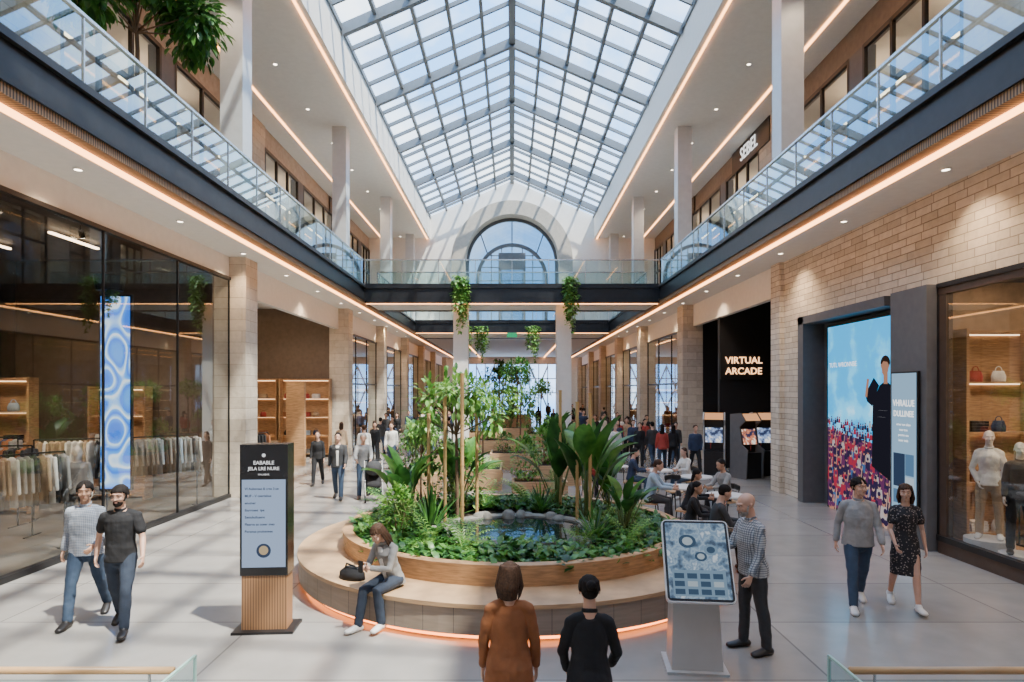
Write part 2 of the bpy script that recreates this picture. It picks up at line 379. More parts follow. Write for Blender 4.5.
for s in(-1,1):
    for j in range(0,5):
        t=j/5;x=s*5.5*(1-t);z=14.6+2.4*t
        b.bar((x,YB,z-.06),(x,YG,z-.06),.12,.17,0)
b.bar((0,YB,16.9),(0,YG,16.9),.26,.28,0)
ST('window_2',b,[M('skylight_frame',(.16,.175,.19),.45,.2,var=.05),skyglass])

def upper(s,nm):
    X=GX;HT=12.3
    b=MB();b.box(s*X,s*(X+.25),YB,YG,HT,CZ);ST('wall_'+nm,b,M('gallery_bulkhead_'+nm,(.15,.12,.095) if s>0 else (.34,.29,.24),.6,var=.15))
    y=YB;i=0
    while y<YG-1:
        w_=1.8 if i%2 else .8
        ST('wall_'+nm,MB().box(s*(X-.04),s*(X+.3),y,y+w_,UZ,CZ if i%2 else HT),stonep if i%2 else greyp)
        y1=min(y+5.6,YG)
        o=T('shop_window','glazed upper gallery shopfront with dark metal mullions','shop window',(s*X,y+w_,UZ),group='gallery shopfronts')
        f=MB();n_=3;L_=y1-y-w_;hh=HT-UZ
        for j in range(n_+1): f.box(-.05,.05,L_*j/n_-.05,L_*j/n_+.05,0,hh)
        for z in(.05,3.4,hh-.05): f.box(-.05,.05,0,L_,z-.06,z+.06)
        P('frame',f,black,o);P('glass_pane',MB().quad((0,0,0),(0,L_,0),(0,L_,hh),(0,0,hh)),glass,o)
        T('ceiling_light','warm linear shop ceiling light','light',(s*11.5,(y+w_+y1)/2,12.2),mb=MB().box(-.15,.15,-L_*.35,L_*.35,-.05,0),mats=[shopl],group='gallery shop lights')
        y=y1;i+=1
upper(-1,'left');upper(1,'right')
for s,nm in((-1,'left'),(1,'right')): ST('wall_'+nm,MB().box(s*12.6,s*12.8,YB,YG,UZ,CZ),warmw)
for s in(-1,1):
    for yy in(6.3,15.5,25,34,42.0):
        b=MB();b.box(-.27,.27,-.27,.27,0,CZ-UZ,0);b.box(-.3,.3,-.3,.3,0,.12,1)
        T('gallery_column','pale metal-clad square column on the upper gallery','column',(s*6.68,yy,UZ),mb=b,mats=[colm,steel],group='gallery columns')

# ---------------------------------------------------------------- railings
def railing(p0,p1,z,label,h=1.12):
    p0=V((p0[0],p0[1],z));p1=V((p1[0],p1[1],z));Lr=(p1-p0).length;a=math.atan2(p1.y-p0.y,p1.x-p0.x)
    o=T('glass_railing',label,'railing',p0,a)
    n_=max(1,round(Lr/1.6));dx=Lr/n_
    P('handrail',MB().box(0,Lr,-.035,.035,h-.04,h+.01),chrome,o);P('base_rail',MB().box(0,Lr,-.04,.04,0,.1),steel,o)
    g=MB().quad((.01,0,.08),(dx-.01,0,.08),(dx-.01,0,h-.03),(.01,0,h-.03)).mesh('glass_pane',[rglass])
    ps=MB().box(-.012,.012,-.02,.02,0,h-.03).mesh('post',[chrome])
    for i in range(n_):
        mkobj('glass_pane',g,o,(i*dx,0,0));mkobj('post',ps,o,(i*dx,0,0))
railing((-6.3,YB),(-6.3,27),UZ,'frameless glass balustrade along the upper gallery')
railing((6.3,YB),(6.3,27),UZ,'frameless glass balustrade along the upper gallery')
railing((-6.3,30),(-6.3,41.5),UZ,'short glass balustrade past the bridge')
railing((6.3,30),(6.3,41.5),UZ,'short glass balustrade past the bridge')
def bridge(y0,y1):
    ST('floor',MB().box(-6.3,6.3,y0+.1,y1-.1,6.62,UZ),white)
    for yy in(y0,y1-.14):
        b=MB();b.box(-6.24,6.24,yy,yy+.14,6.62,7.28);b.box(-6.24,6.24,yy-.05,yy+.19,7.2,7.3);b.box(-6.24,6.24,yy-.05,yy+.19,6.58,6.66);ST('trim_9',b,steel)
    ST('trim_10',MB().box(-6.2,6.2,y0+.2,y0+.26,6.56,6.62),led)
    railing((-6.2,y0+.05),(6.2,y0+.05),UZ,'glass balustrade across the footbridge')
bridge(27,30);railing((-6.2,29.9),(6.2,29.9),UZ,'rear glass balustrade across the footbridge');bridge(41,46)
for x in(-2.22,2.25):
    T('bridge_column','square cream stone column carrying the footbridge','column',(x,28,0),mb=MB().box(-.32,.32,-.32,.32,0,6.6).box(-.36,.36,-.36,.36,0,.2),mats=[white],group='bridge columns')
    T('bridge_column','square cream stone column carrying the footbridge','column',(x*1.5,44,0),mb=MB().box(-.32,.32,-.32,.32,0,6.6),mats=[cream],group='bridge columns')
b=MB();b.box(-7.6,-5,YE-.3,YE,0,6.6,0);b.box(5,7.6,YE-.3,YE,0,6.6,0);b.box(-5,5,YE-.3,YE,5.8,6.6,0);b.quad((-5,YE-.1,0),(5,YE-.1,0),(5,YE-.1,5.8),(-5,YE-.1,5.8),2)
for i in range(-5,6): b.box(i-.05,i+.05,YE-.25,YE-.1,0,5.8,1)
for i in range(-4,4,2):
    b.bar((i,YE-.3,.8),(i+2,YE-.3,5.6),.14,.14,1);b.bar((i+2,YE-.3,.8),(i,YE-.3,5.6),.14,.14,1)
for z in(2.6,4.2): b.box(-5,5,YE-.25,YE-.1,z-.05,z+.05,1)
ST('window_3',b,[cream,colm,skyglass])

dm=MB().cyl((0,0,-.02),(0,0,0),.06,n=12,mi=0).lathe([(.06,-.025),(.08,-.025),(.08,0),(.06,0)],16,1).mesh('downlight',[dl,whitepl])
for s in(-1,1):
    for i in range(13):
        yy=4+i*3.2
        o=mkobj('downlight',dm,None,(s*7.05,yy,6.5));o['label']='small round recessed downlight in the white soffit';o['category']='light';o['group']='soffit downlights'
        if i%2==0:
            l=D.lights.new('lamp','SPOT');l.energy=300;l.spot_size=R(120);l.spot_blend=.9;l.color=(1,.74,.48);l.shadow_soft_size=.06
            mkobj('lamp',l,o,(0,0,-.05))
        o=mkobj('downlight',dm,None,(s*7.4,yy,CZ));o['label']='small round downlight in the gallery ceiling';o['category']='light';o['group']='gallery downlights'
        if i%2==1:
            l=D.lights.new('lamp','SPOT');l.energy=380;l.spot_size=R(130);l.spot_blend=.9;l.color=(1,.78,.54);l.shadow_soft_size=.06
            mkobj('lamp',l,o,(0,0,-.05))
# added spotlights that brighten racks and shelves inside the shops
def spot(x,y,z,tx,ty,tz,e=350,grp='added shop spotlights'):
    o=T('added_spotlight','small black spotlight added to brighten a shop interior','light',(x,y,z),group=grp)
    d=(V((tx,ty,tz))-V((x,y,z))).normalized()
    P('lamp_head',MB().cyl(d*0,d*.16,.05,.06,n=12).cyl((0,0,0),(0,0,.1),.012,n=6),black,o)
    P('lens',MB().cyl(d*.16,d*.165,.05,n=12),dl,o)
    l=D.lights.new('lamp','SPOT');l.energy=e;l.spot_size=R(85);l.spot_blend=.8;l.color=(1,.80,.58);l.shadow_soft_size=.05
    q=mkobj('lamp',l,o,d*.2);q.rotation_euler=d.to_track_quat('-Z','Y').to_euler()
spot(-9.0,8.6,6.2,-9.2,10.8,1,650);spot(-9.2,11.2,6.2,-9.6,13.0,1,650);spot(-8.9,13.2,6.2,-8.8,15.4,1,650);spot(-11.0,12,6.2,-11.2,15.5,1.4,650)
spot(8.6,8.6,4.75,8.1,10.6,1.4,220);spot(9.6,9.0,4.75,9.6,11.2,1.6,220)
spot(-9.2,22.6,6.2,-9.2,27.0,1.8,600)

# ---------------------------------------------------------------- facades
def shopwin(s,y0,y1,z0,z1,X=WX,n_=4,label='tall frameless shopfront glazing with slim black mullions',hz=(),mw=.03):
    o=T('shop_window',label,'shop window',(s*X,y0,0));Lr=y1-y0;f=MB()
    for j in range(n_+1): f.box(-mw,mw,Lr*j/n_-mw*.7,Lr*j/n_+mw*.7,z0,z1)
    f.box(-.06,.06,0,Lr,z0,z0+.1);f.box(-.06,.06,0,Lr,z1-.08,z1)
    for z in hz:f.box(-.05,.05,0,Lr,z-.04,z+.04)
    P('frame',f,black,o)
    for j in range(n_): P('glass_pane',MB().quad((0,Lr*j/n_,z0),(0,Lr*(j+1)/n_,z0),(0,Lr*(j+1)/n_,z1),(0,Lr*j/n_,z1)),glass,o)
def light(s,x,y,z,lx,ly,m=shopl): T('ceiling_light','warm linear shop ceiling light','light',(x,y,z),mb=MB().box(-lx/2,lx/2,-ly/2,ly/2,-.04,0),mats=[m],group='shop ceiling lights')
PX=7.2
def pier(s,y0,y1,m=None,px=PX):
    T('stone_pillar','beige travertine pillar between shopfronts','pillar',(s*WX,(y0+y1)/2,0),mb=MB().box(s*(-(WX-px)),s*.4,-(y1-y0)/2,(y1-y0)/2,0,6.5),mats=[m or stonep],group='stone pillars')
def partition(s,y,m): ST('wall_'+('left' if s<0 else 'right'),MB().box(s*(WX+.1),s*SX,y,y+.15,0,6.5),m)
ST('wall_left',MB().box(-WX,-WX-.2,YB,17.3,5.95,6.5),white)
shopwin(-1,-4,17.3,0,5.95,n_=8,mw=.022);partition(-1,17.4,umb);partition(-1,YB+.2,darkw)
ST('ceiling',MB().box(-WX-.2,-SX,YB,17.3,6.38,6.48),darkw)
ST('floor',MB().box(-WX-.1,-SX,YB,17.3,.0,.015),M('shop_floor_dark',(.16,.13,.105),.4))
pier(-1,17.3,18.1)
ST('wall_left',MB().box(-WX,-WX-.2,18.1,YE,5.6,6.5),white)
segs=[(18.1,28.2,0),(29,36,1),(36.7,44,1),(44.7,52,1),(52.7,60,1),(60.7,70,1)]
for i,(a,c,gl) in enumerate(segs):
    pier(-1,c,c+.75);partition(-1,c+.1,warmw if i else umb)
    if gl: shopwin(-1,a,c,0,5.6,n_=3,hz=(3.2,))
    light(-1,-9.2,(a+c)/2,6.4,.3 if i else .12,(c-a)*.8);light(-1,-11.5,(a+c)/2,6.4,.3 if i else .15,(c-a)*.8)
ST('wall_right',MB().box(WX,WX+.4,YB,12.9,4.8,6.5).box(WX,WX+.4,12.9,16.8,4.75,6.5).box(WX,WX+.4,16.8,18.2,0,6.5).box(WX,WX+.4,YB,3,0,4.8),stone)
pier(1,18.0,18.6,stone,7.52)
ST('wall_right',MB().box(WX,WX+.2,18.6,YE,5.6,6.5),white)
partition(1,11.9,warmw);partition(1,16.9,darkw);
ST('trim_13',MB().box(WX+.01,WX+.1,11.5,12.9,0,4.8),greyp)
T('portal_pier','dark grey metal-clad pier beside the shop window','pillar',(7.45,12.05,0),mb=MB().box(0,.2,-.55,.55,0,4.8),mats=[greyp])
b=MB();b.box(7.5,8.1,16.5,16.8,0,4.8);b.box(7.5,8.1,12.9,16.8,4.6,4.8);b.box(8.05,8.1,12.9,16.8,0,4.7);ST('trim_11',b,greyp)
shopwin(1,3,11.45,.22,4.8,n_=3,label='display window in dark bronze frame beside a stone wall')
ST('trim_12',MB().box(WX-.03,WX+.4,3,11.45,0,.22).box(WX-.02,WX+.1,11.25,11.49,.2,4.8).box(WX-.03,WX+.1,3,11.45,4.6,4.8),M('bronze_frame',(.09,.06,.045),.4,.3))
ST('floor',MB().box(WX+.4,SX,3,11.9,.0,.2),wood)
ST('ceiling',MB().box(WX+.4,SX,3,11.9,4.9,5.0),darkw)
light(1,8.6,8.5,4.88,.25,6);light(1,10.5,8.5,4.88,.25,6)
segr=[(18.8,27,0),(28,36,1),(36.7,44,1),(44.7,52,1),(52.7,60,1),(60.7,70,1)]
for i,(a,c,gl) in enumerate(segr):
    pier(1,c,c+.9);partition(1,c+.1,warmw if i else arcw)
    if gl:
        shopwin(1,a,c,0,5.6,n_=3,hz=(3.2,));light(1,9.2,(a+c)/2,6.4,.3,(c-a)*.8);light(1,11.5,(a+c)/2,6.4,.3,(c-a)*.8)
for yy in(4,9.5,14.5): light(-1,-9.9,yy,6.3,.07,1.6,shopl);light(-1,-12.0,yy,6.3,.07,1.6,shopl)
ST('wall_right',MB().box(WX+.1,SX,23.9,24.1,0,6.5),arcw)
ST('ceiling',MB().box(WX+.2,SX,18.6,24,6.35,6.48),arcw)
o=T('arcade_sign','glowing warm golden lettering on a black shop wall','sign',(8.62,23.85,3.8))
P('backing_panel',MB().box(-.85,.85,-.02,.03,-.5,.5),arcw,o)
sg=E('sign_glow',(1,.52,.24),3.2)
text('lettering','VIRTUAL',.35,o,(0,-.05,.2),F,sg,.01,bold=.004);text('lettering','ARCADE',.35,o,(0,-.05,-.2),F,sg,.01,bold=.004)
light(1,9,21.4,6.3,.06,2,shopl2)
# ---------------------------------------------------------------- shop contents
def shelf_unit(loc,rz,wd=2.2,h=2.6,mat=wood,lab='lit wooden display shelf with folded goods'):
    o=T('shelf_unit',lab,'shelf',loc,rz,group='shop shelf units')
    b=MB();b.box(-wd/2,-wd/2+.05,-.2,.2,0,h);b.box(wd/2-.05,wd/2,-.2,.2,0,h);b.box(-wd/2,wd/2,.17,.2,0,h);P('frame',b,mat,o)
    for i in range(5):
        z=.15+i*(h-.2)/4.0;P('shelf',MB().box(-wd/2+.05,wd/2-.05,-.2,.17,z-.03,z),mat,o)
        if i>0: P('light_strip',MB().box(-wd/2+.1,wd/2-.1,.12,.15,z-.05,z-.03),shopl2,o)
    return o
goods=[cred,cwhite,ctan,cnavy,cgrey,ckb,cbrown,clblue]
bagm={}
def bag(m):
    if m.name not in bagm:
        b=MB();b.limb([((0,0,.0),.13,.06),((0,0,.1),.14,.06),((0,0,.2),.10,.035)],10,0,side=(1,0,0),flat=True)
        for i in range(6):
            a0=math.pi*i/6;a1=math.pi*(i+1)/6;b.bar((.06*math.cos(a0),0,.2+.08*math.sin(a0)),(.06*math.cos(a1),0,.2+.08*math.sin(a1)),.012,.012)
        bagm[m.name]=b.mesh('handbag',[m],True)
    return bagm[m.name]
stk={}
def stack(m):
    if m.name not in stk:
        b=MB()
        for i in range(4): b.box(-.15+U(-.01,.01),.15+U(-.01,.01),-.12,.12,i*.05,i*.05+.042)
        stk[m.name]=b.mesh('folded_clothes',[m])
    return stk[m.name]
def fill(loc,rz,wd=2.2,h=2.6,fr=.8):
    for i in range(5):
        z=.15+i*(h-.2)/4.0
        if z>h-.3:continue
        n_=int((wd-.3)/.42)
        for j in range(n_):
            if random.random()>fr:continue
            lx=-wd/2+.3+j*.42;m=random.choice(goods);kind=random.random()<.5
            x=loc[0]+lx*math.cos(rz);y=loc[1]+lx*math.sin(rz)
            o=mkobj('handbag' if kind else 'folded_clothes',bag(m) if kind else stack(m),None,(x,y,loc[2]+z),(0,0,rz))
            o['label']='small handbag on a shop shelf' if kind else 'stack of folded clothes on a shop shelf';o['category']='bag' if kind else 'clothes';o['group']='goods on shop shelves'
def unit(x,y,rz=0,z=0,wd=2.2,h=2.6,mat=wood,fr=.9):
    shelf_unit((x,y,z),rz,wd,h,mat);fill((x,y,z),rz,wd,h,fr)
garm={}
def garment(m):
    if m.name not in garm:
        b=MB();b.limb([((0,0,0),.05,.02),((0,0,-.06),.19,.03),((0,0,-.3),.19,.035),((0,0,-.85),.21,.04)],10,0,side=(1,0,0),flat=True)
        for s in(-1,1): b.limb([((s*.17,0,-.06),.05,.03),((s*.24,0,-.6),.045,.03)],8,0,side=(1,0,0))
        garm[m.name]=b.mesh('hanging_garment',[m],True)
    return garm[m.name]
def rack(x,y,rz,z=0,Lr=1.6,cols=None,h=1.5):
    o=T('clothes_rack','black metal clothes rail with garments','clothes rack',(x,y,z),rz,group='clothes rails')
    P('rail',MB().cyl((-Lr/2,0,h),(Lr/2,0,h),.015),black,o)
    for s in(-1,1):
        P('leg',MB().cyl((s*Lr/2,0,0.02),(s*Lr/2,0,h),.015),black,o);P('foot',MB().box(s*Lr/2-.02,s*Lr/2+.02,-.25,.25,0,.03),black,o)
    n_=int(Lr/.11);cols=cols or goods
    for i in range(n_):
        lx=-Lr/2+.1+i*.11;m=random.choice(cols)
        g=mkobj('hanging_garment',garment(m),None,(x+lx*math.cos(rz),y+lx*math.sin(rz),z+h-.04),(0,0,rz+R(90)+U(-.15,.15)))
        g['label']='garment hanging on a shop clothes rail';g['category']='clothes';g['group']='garments on shop rails'
unit(-12.3,15.0,R(8),mat=wood,wd=2.0,h=3.2);unit(-10.4,17.0,0,wd=1.5,h=3.0,mat=wood)
dk_=[ckb,ckc,cnavy,cgrey,cbrown,ckc]
rack(-8.6,10.7,R(58),cols=[ckb,ckc,cgrey,cwhite,ctan],h=1.8,Lr=2.0);rack(-8.5,15.2,R(50),cols=[cwhite,cwhite,cgrey,ckc,clblue],h=1.8,Lr=2.0);rack(-10.4,12.6,R(5),cols=dk_,h=1.8,Lr=1.8)
rack(-9.8,14.4,R(20),cols=[cwhite,ctan,cwhite,ckb],h=1.8);rack(-11.4,13.6,R(0),cols=dk_,h=1.9,Lr=1.8);rack(-9.9,9.2,R(40),cols=[ckc,cwhite,cgrey,ckb],h=1.8,Lr=1.8)
tm=MB().box(-.7,.7,-.4,.4,.72,.78).box(-.65,-.6,-.35,.35,0,.72).box(.6,.65,-.35,.35,0,.72)
T('display_table','oak display table in a clothing shop','table',(-10.6,10.8,0),R(80),mb=tm,mats=[woodh],group='display tables')
unit(-9.0,27.9,0,wd=2.2,h=3.4,mat=wood);unit(-11.3,27.9,0,wd=2.2,h=3.4,mat=wood)
T('room_divider','warm oak freestanding divider panel inside a shop','divider',(-8.3,24.6,0),mb=MB().box(-.35,.35,-.1,.1,0,3.2),mats=[wood])
T('shop_counter','dark shop counter with oak top','counter',(-9.4,23.0,0),mb=MB().box(-.8,.8,-.35,.35,0,1.0,1).box(-.85,.85,-.4,.4,1.0,1.06,0),mats=[woodh,darkw])
unit(-10.6,22.0,R(20),wd=1.6,h=1.9,mat=wood)
rack(-8.6,20.6,R(50),cols=[cred,cbrown,ctan,ckb],h=1.5)
for i,(a,c,gl) in enumerate(segs[1:4]):
    unit(-9.0,c-.15,0,wd=2.0,h=3.0);rack(-8.6,a+2.5,R(80))
for i,(a,c,gl) in enumerate(segr[1:4]):
    unit(9.0,c-.15,0,wd=2.0,h=3.0);rack(8.6,a+2.5,R(80))
unit(8.75,11.6,0,.2,wd=1.3,h=3.8,mat=wood);unit(10.6,11.6,0,.2,wd=2.0,h=3.8,mat=wood)
rack(9.4,11.1,R(0),.2,Lr=1.2,cols=[ctan,cwhite,ctan,cgrey],h=1.7)
T('display_plinth','pale round plinth under a mannequin','plinth',(8.05,10.8,.2),mb=MB().cyl((0,0,0),(0,0,.2),.36,n=32),mats=[whitepl])
T('display_plinth','pale round plinth under a mannequin','plinth',(8.02,10.1,.2),mb=MB().cyl((0,0,0),(0,0,.12),.28,n=32),mats=[whitepl])

o=T('led_banner','tall blue and white wavy digital banner in a shop window','screen',(-8.3,13.4,.8),R(6))
P('frame',MB().box(-.32,.32,0,.08,0,4.1),black,o)
bw=noise_emit('blue_waves',[(.30,(.03,.18,.80)),(.38,(.06,.30,.95)),(.41,(.65,.86,1.)),(.45,(.18,.45,1.)),(.48,(.03,.20,.85)),(.52,(.08,.38,1.)),(.545,(.8,.93,1.)),(.59,(.22,.52,1.)),(.62,(.04,.22,.85)),(.72,(.08,.34,.9))],1.5,1.9,0,(1.5,1,.8))
P('screen',MB().quad((-.29,-.01,.04),(.29,-.01,.04),(.29,-.01,4.06),(-.29,-.01,4.06)),bw,o)
o=T('advertising_screen','large digital advert of a festival crowd under blue sky','screen',(7.85,15.9,.05),R(-90))
W_,H_=2.85,4.4
P('frame',MB().box(-.06,W_+.06,.01,.1,-.04,H_+.06),black,o)
P('screen',MB().quad((0,0,0),(W_,0,0),(W_,0,H_),(0,0,H_)),noise_emit('screen_sky',[(.48,(.01,.36,.75)),(.60,(.10,.55,.90)),(.76,(.60,.92,1.))],1.1,1.7,6),o)
cm=[E('ad_'+str(i),c,1.1) for i,c in enumerate([(.36,.03,.06),(.46,.20,.14),(.03,.02,.06),(.50,.32,.25),(.12,.03,.10),(.45,.40,.40),(.05,.12,.28)])]
b=MB()
b.quad((0,-.004,0),(W_,-.004,0),(W_,-.004,1.6),(0,-.004,1.9),4)
k=0
for row in range(14):
    z=2.15-row*.165;sz=.055+row*.010;x=-.05+U(0,.1)
    while x<W_:
        c=random.choice([0,0,2,4,6,5,0,2,4,2]);zz=z+U(-.07,.07)-.1*x/W_;y_=-.006-row*.0012-k%3*.0003;k+=1
        x_=min(max(x,sz),W_-sz);zz=max(zz,.02)
        if zz-sz*2.2>0: b.add([(x_-sz*.9,y_,zz-sz*2.2),(x_+sz*.9,y_,zz-sz*2.2),(x_+sz*.7,y_,zz-sz*.4),(x_-sz*.7,y_,zz-sz*.4)],[(0,1,2,3)],c)
        b.disc((x_,y_-.0004,zz),sz*.40,sz*.52,random.choice([1,3,1]),10)
        b.disc((x_,y_-.0006,zz+sz*.22),sz*.42,sz*.36,random.choice([2,2,4]),8)
        if random.random()<.25: b.bar((x_+sz*.6,y_-.0003,zz-sz*.5),(x_+sz*.9,y_-.0003,min(zz+sz*1.6,3)),sz*.22,.0001,3)
        x+=sz*1.7
P('crowd_picture',b,cm,o)
b=MB();y_=-.026
b.add([(x,y_,z) for x,z in((1.98,1.2),(2.85,.9),(2.85,2.72),(2.70,2.95),(2.50,3.05),(2.28,2.95),(2.02,2.6))],[tuple(range(7))],0)
b.add([(x,y_-.001,z) for x,z in((2.0,2.5),(2.26,2.95),(2.06,3.12),(1.72,2.76),(1.80,2.6))],[tuple(range(5))],0)
b.add([(2.48+.15*math.cos(a/12*math.pi)*(1.05 if a<=12 else .85),y_-.002,3.36+(.15 if a<=12 else .22)*math.sin(a/12*math.pi)) for a in range(24)],[tuple(range(24))],1)
b.bar((2.50,y_-.0015,2.98),(2.50,y_-.0015,3.2),.15,.0004,1)
b.add([(2.49+.175*math.cos(a/10*math.pi),y_-.003,3.41+.17*math.sin(a/10*math.pi)) for a in range(11)]+[(2.36,y_-.003,3.40),(2.42,y_-.003,3.46),(2.56,y_-.003,3.44),(2.63,y_-.003,3.36)],[tuple(range(15))],2)
b.bar((1.76,y_-.002,2.70),(1.84,y_-.002,3.10),.09,.0005,1)
b.bar((2.38,y_-.004,3.22),(2.48,y_-.004,3.22),.012,.03,1)
b.bar((2.26,y_-.004,2.42),(2.58,y_-.004,2.42),.05,.0004,3);b.bar((2.26,y_-.004,2.28),(2.50,y_-.004,2.28),.05,.0004,3)
P('portrait_picture',b,[E('ad_black',(.012,.012,.02),1),E('ad_skin',(.45,.22,.14),1),E('ad_hair',(.03,.017,.012),1),E('ad_grey',(.4,.4,.45),1)],o)
wt=E('screen_white',(1,1,1),1.6)
text('lettering','TUTL WRONNBE',.16,o,(.75,-.03,3.45),F,wt,.001)
o=T('wall_screen','pale blue portrait information screen on a dark pier','screen',(7.42,12.48,.45),R(-90))
P('frame',MB().box(0,.82,-.03,.02,0,2.8),black,o)
P('screen',MB().quad((.03,-.035,.03),(.79,-.035,.03),(.79,-.035,2.77),(.03,-.035,2.77)),E('pale_blue_screen',(.26,.42,.58),1.2),o)
dk=E('screen_ink',(.03,.05,.10),1)
text('lettering','VHRALUE',.17,o,(.41,-.04,2.2),F,wt,.001,sx=.9,bold=.003);text('lettering','DULLINEE',.155,o,(.41,-.04,2.0),F,wt,.001,sx=.9,bold=.003)
for i in range(4): text('lettering',('erner sue ulase','mue trae','poeren esu','iuner tesle')[i],.07,o,(.41,-.04,1.8-i*.1),F,wt,.001)
gm=[dk,E('wsg2',(.10,.20,.34),1),E('wsg3',(.5,.62,.72),1)]
for i,(a,c,e_,f_) in enumerate(((.10,.45,.62,1.25),(.47,.72,.85,1.25),(.47,.72,.62,.82),(.10,.72,.3,.56))):
    P('screen_graphic',MB().box(a,c,-.042,-.036,e_,f_),gm[(0,1,2,1)[i]],o)
o=T('shop_sign','white shop lettering on the dark gallery bulkhead','sign',(GX-.08,25.7,12.62),R(-90));P('backing_panel',MB().box(-2.0,2.0,0,.04,-.46,.46),arcw,o);text('lettering','SEBEL',.75,o,(0,-.03,0),F,wt,.01)
o=T('shop_sign','small white lettering on a gallery bulkhead','sign',(GX-.08,35.5,12.62),R(-90));P('backing_panel',MB().box(-2,2,0,.04,-.44,.44),arcw,o);text('lettering','SHUR',.65,o,(0,-.03,0),F,wt,.01)
o=T('shop_sign','small white lettering on a gallery bulkhead','sign',(-GX+.08,35.5,12.62),R(90));P('backing_panel',MB().box(-2,2,0,.04,-.44,.44),arcw,o);text('lettering','IIIRE',.65,o,(0,-.03,0),F,wt,.01)
o=T('exit_sign','small green illuminated sign hanging below the bridge','sign',(0,40.6,6.4));P('panel',MB().box(-.32,.32,0,.06,-.14,.14),E('exit_green',(.03,.42,.18),1.1),o)

def arcade(x,y,rz,c):
    o=T('arcade_machine','tall dark arcade cabinet with glowing screen','arcade machine',(x,y,0),rz,group='arcade machines')
    pr=[(-.4,0),(.35,0),(.35,2.1),(-.15,2.15),(-.35,1.9),(-.1,1.7),(-.2,1.1),(-.48,.95),(-.45,.8)]
    for s in(-1,1):
        xs_=(s*.36,s*.32);n_=len(pr);b=MB()
        b.add([(xs_[0],p[0],p[1]) for p in pr]+[(xs_[1],p[0],p[1]) for p in pr],[tuple(range(n_)),tuple(range(2*n_-1,n_-1,-1))]+[(i,(i+1)%n_,n_+(i+1)%n_,n_+i) for i in range(n_)])
        P('side_panel',b,alum if c else greyp,o)
    b=MB();b.box(-.32,.32,-.36,.33,.02,.85);b.box(-.32,.32,-.08,.33,.85,2.08);P('cabinet',b,black,o)
    P('screen',MB().quad((-.28,-.21,1.12),(.28,-.21,1.12),(.28,-.1,1.62),(-.28,-.1,1.62)),noise_emit('arc_screen',[(.38,(.02,.03,.08)),(.5,(.25,.35,.6) if c else (.6,.2,.1)),(.62,(.85,.8,.7))],6,1.3,2),o)
    P('marquee',MB().quad((-.3,-.34,1.9),(.3,-.34,1.9),(.3,-.16,2.13),(-.3,-.16,2.13)),E('arc_marquee',(.7,.33,.15),1.4),o)
    P('joystick',MB().cyl((-.1,-.33,.92),(-.1,-.33,1.05),.012).ell((-.1,-.33,1.07),(.025,.025,.025)),cred,o)
for i,(x,y) in enumerate(((6.95,22.0),(7.75,21.2),(8.55,21.9),(9.3,22.4))): arcade(x,y,R((-20,22,-10,5)[i]),i%2==0)

# ---------------------------------------------------------------- planters & plants
def planter_ring(c,R1,R2,lab,pool=True):
    o=T('planter_bench',lab,'planter',c)
    P('plinth',MB().lathe([(R2-.1,0),(R1-.14,0),(R1-.14,.09),(R2-.1,.09)],96),black,o)
    P('led_strip',MB().lathe([(R1-.15,.02),(R1-.11,.02),(R1-.11,.075),(R1-.15,.075)],96),ledp,o)
    m,nt,b_,N_,L_=base('bench_panel');tc_=N_.new('ShaderNodeTexCoord');sp=N_.new('ShaderNodeSeparateXYZ');L_.new(tc_.outputs['Object'],sp.inputs[0])
    at=N_.new('ShaderNodeMath');at.operation='ARCTAN2';L_.new(sp.outputs[1],at.inputs[0]);L_.new(sp.outputs[0],at.inputs[1])
    mu=N_.new('ShaderNodeMath');mu.operation='MULTIPLY';mu.inputs[1].default_value=9;L_.new(at.outputs[0],mu.inputs[0])
    fr=N_.new('ShaderNodeMath');fr.operation='FRACT';L_.new(mu.outputs[0],fr.inputs[0])
    gt=N_.new('ShaderNodeMath');gt.operation='GREATER_THAN';gt.inputs[1].default_value=.985;L_.new(fr.outputs[0],gt.inputs[0])
    nz_=N_.new('ShaderNodeTexNoise');nz_.inputs['Scale'].default_value=2.5;mp=N_.new('ShaderNodeMapping');mp.inputs['Scale'].default_value=(1,1,12);L_.new(tc_.outputs['Object'],mp.inputs[0]);L_.new(mp.outputs[0],nz_.inputs[0])
    cr_=N_.new('ShaderNodeValToRGB');cr_.color_ramp.elements[0].color=(.22,.165,.125,1);cr_.color_ramp.elements[1].color=(.37,.29,.22,1);L_.new(nz_.outputs['Fac'],cr_.inputs[0])
    mx=N_.new('ShaderNodeMix');mx.data_type='RGBA';L_.new(gt.outputs[0],mx.inputs[0]);L_.new(cr_.outputs[0],mx.inputs[6]);mx.inputs[7].default_value=(.06,.05,.04,1);L_.new(mx.outputs[2],b_.inputs['Base Color']);b_.inputs['Roughness'].default_value=.6
    P('bench_face',MB().lathe([(R1-.06,.09),(R1-.02,.09),(R1-.02,.4),(R1-.06,.4)],96),m,o)
    P('bench_seat',MB().lathe([(R2,.4),(R1,.4),(R1,.45),(R2,.45)],96),woodh,o,label='oak seat ring')
    P('planter_rim',MB().lathe([(R2-.14,.4),(R2,.4),(R2+.02,.72),(R2-.14,.72)],96),wood,o,label='oak rim')
    P('soil',MB().lathe([(.001,.0),(R2-.13,.0),(R2-.13,.58),(.001,.62)],48,closed=False),soil,o)
    return o
PC=(0.03,10.72)
planter_ring((PC[0],PC[1],0),3.44,2.75,'large round oak bench ringing an indoor garden')
PY=10.35
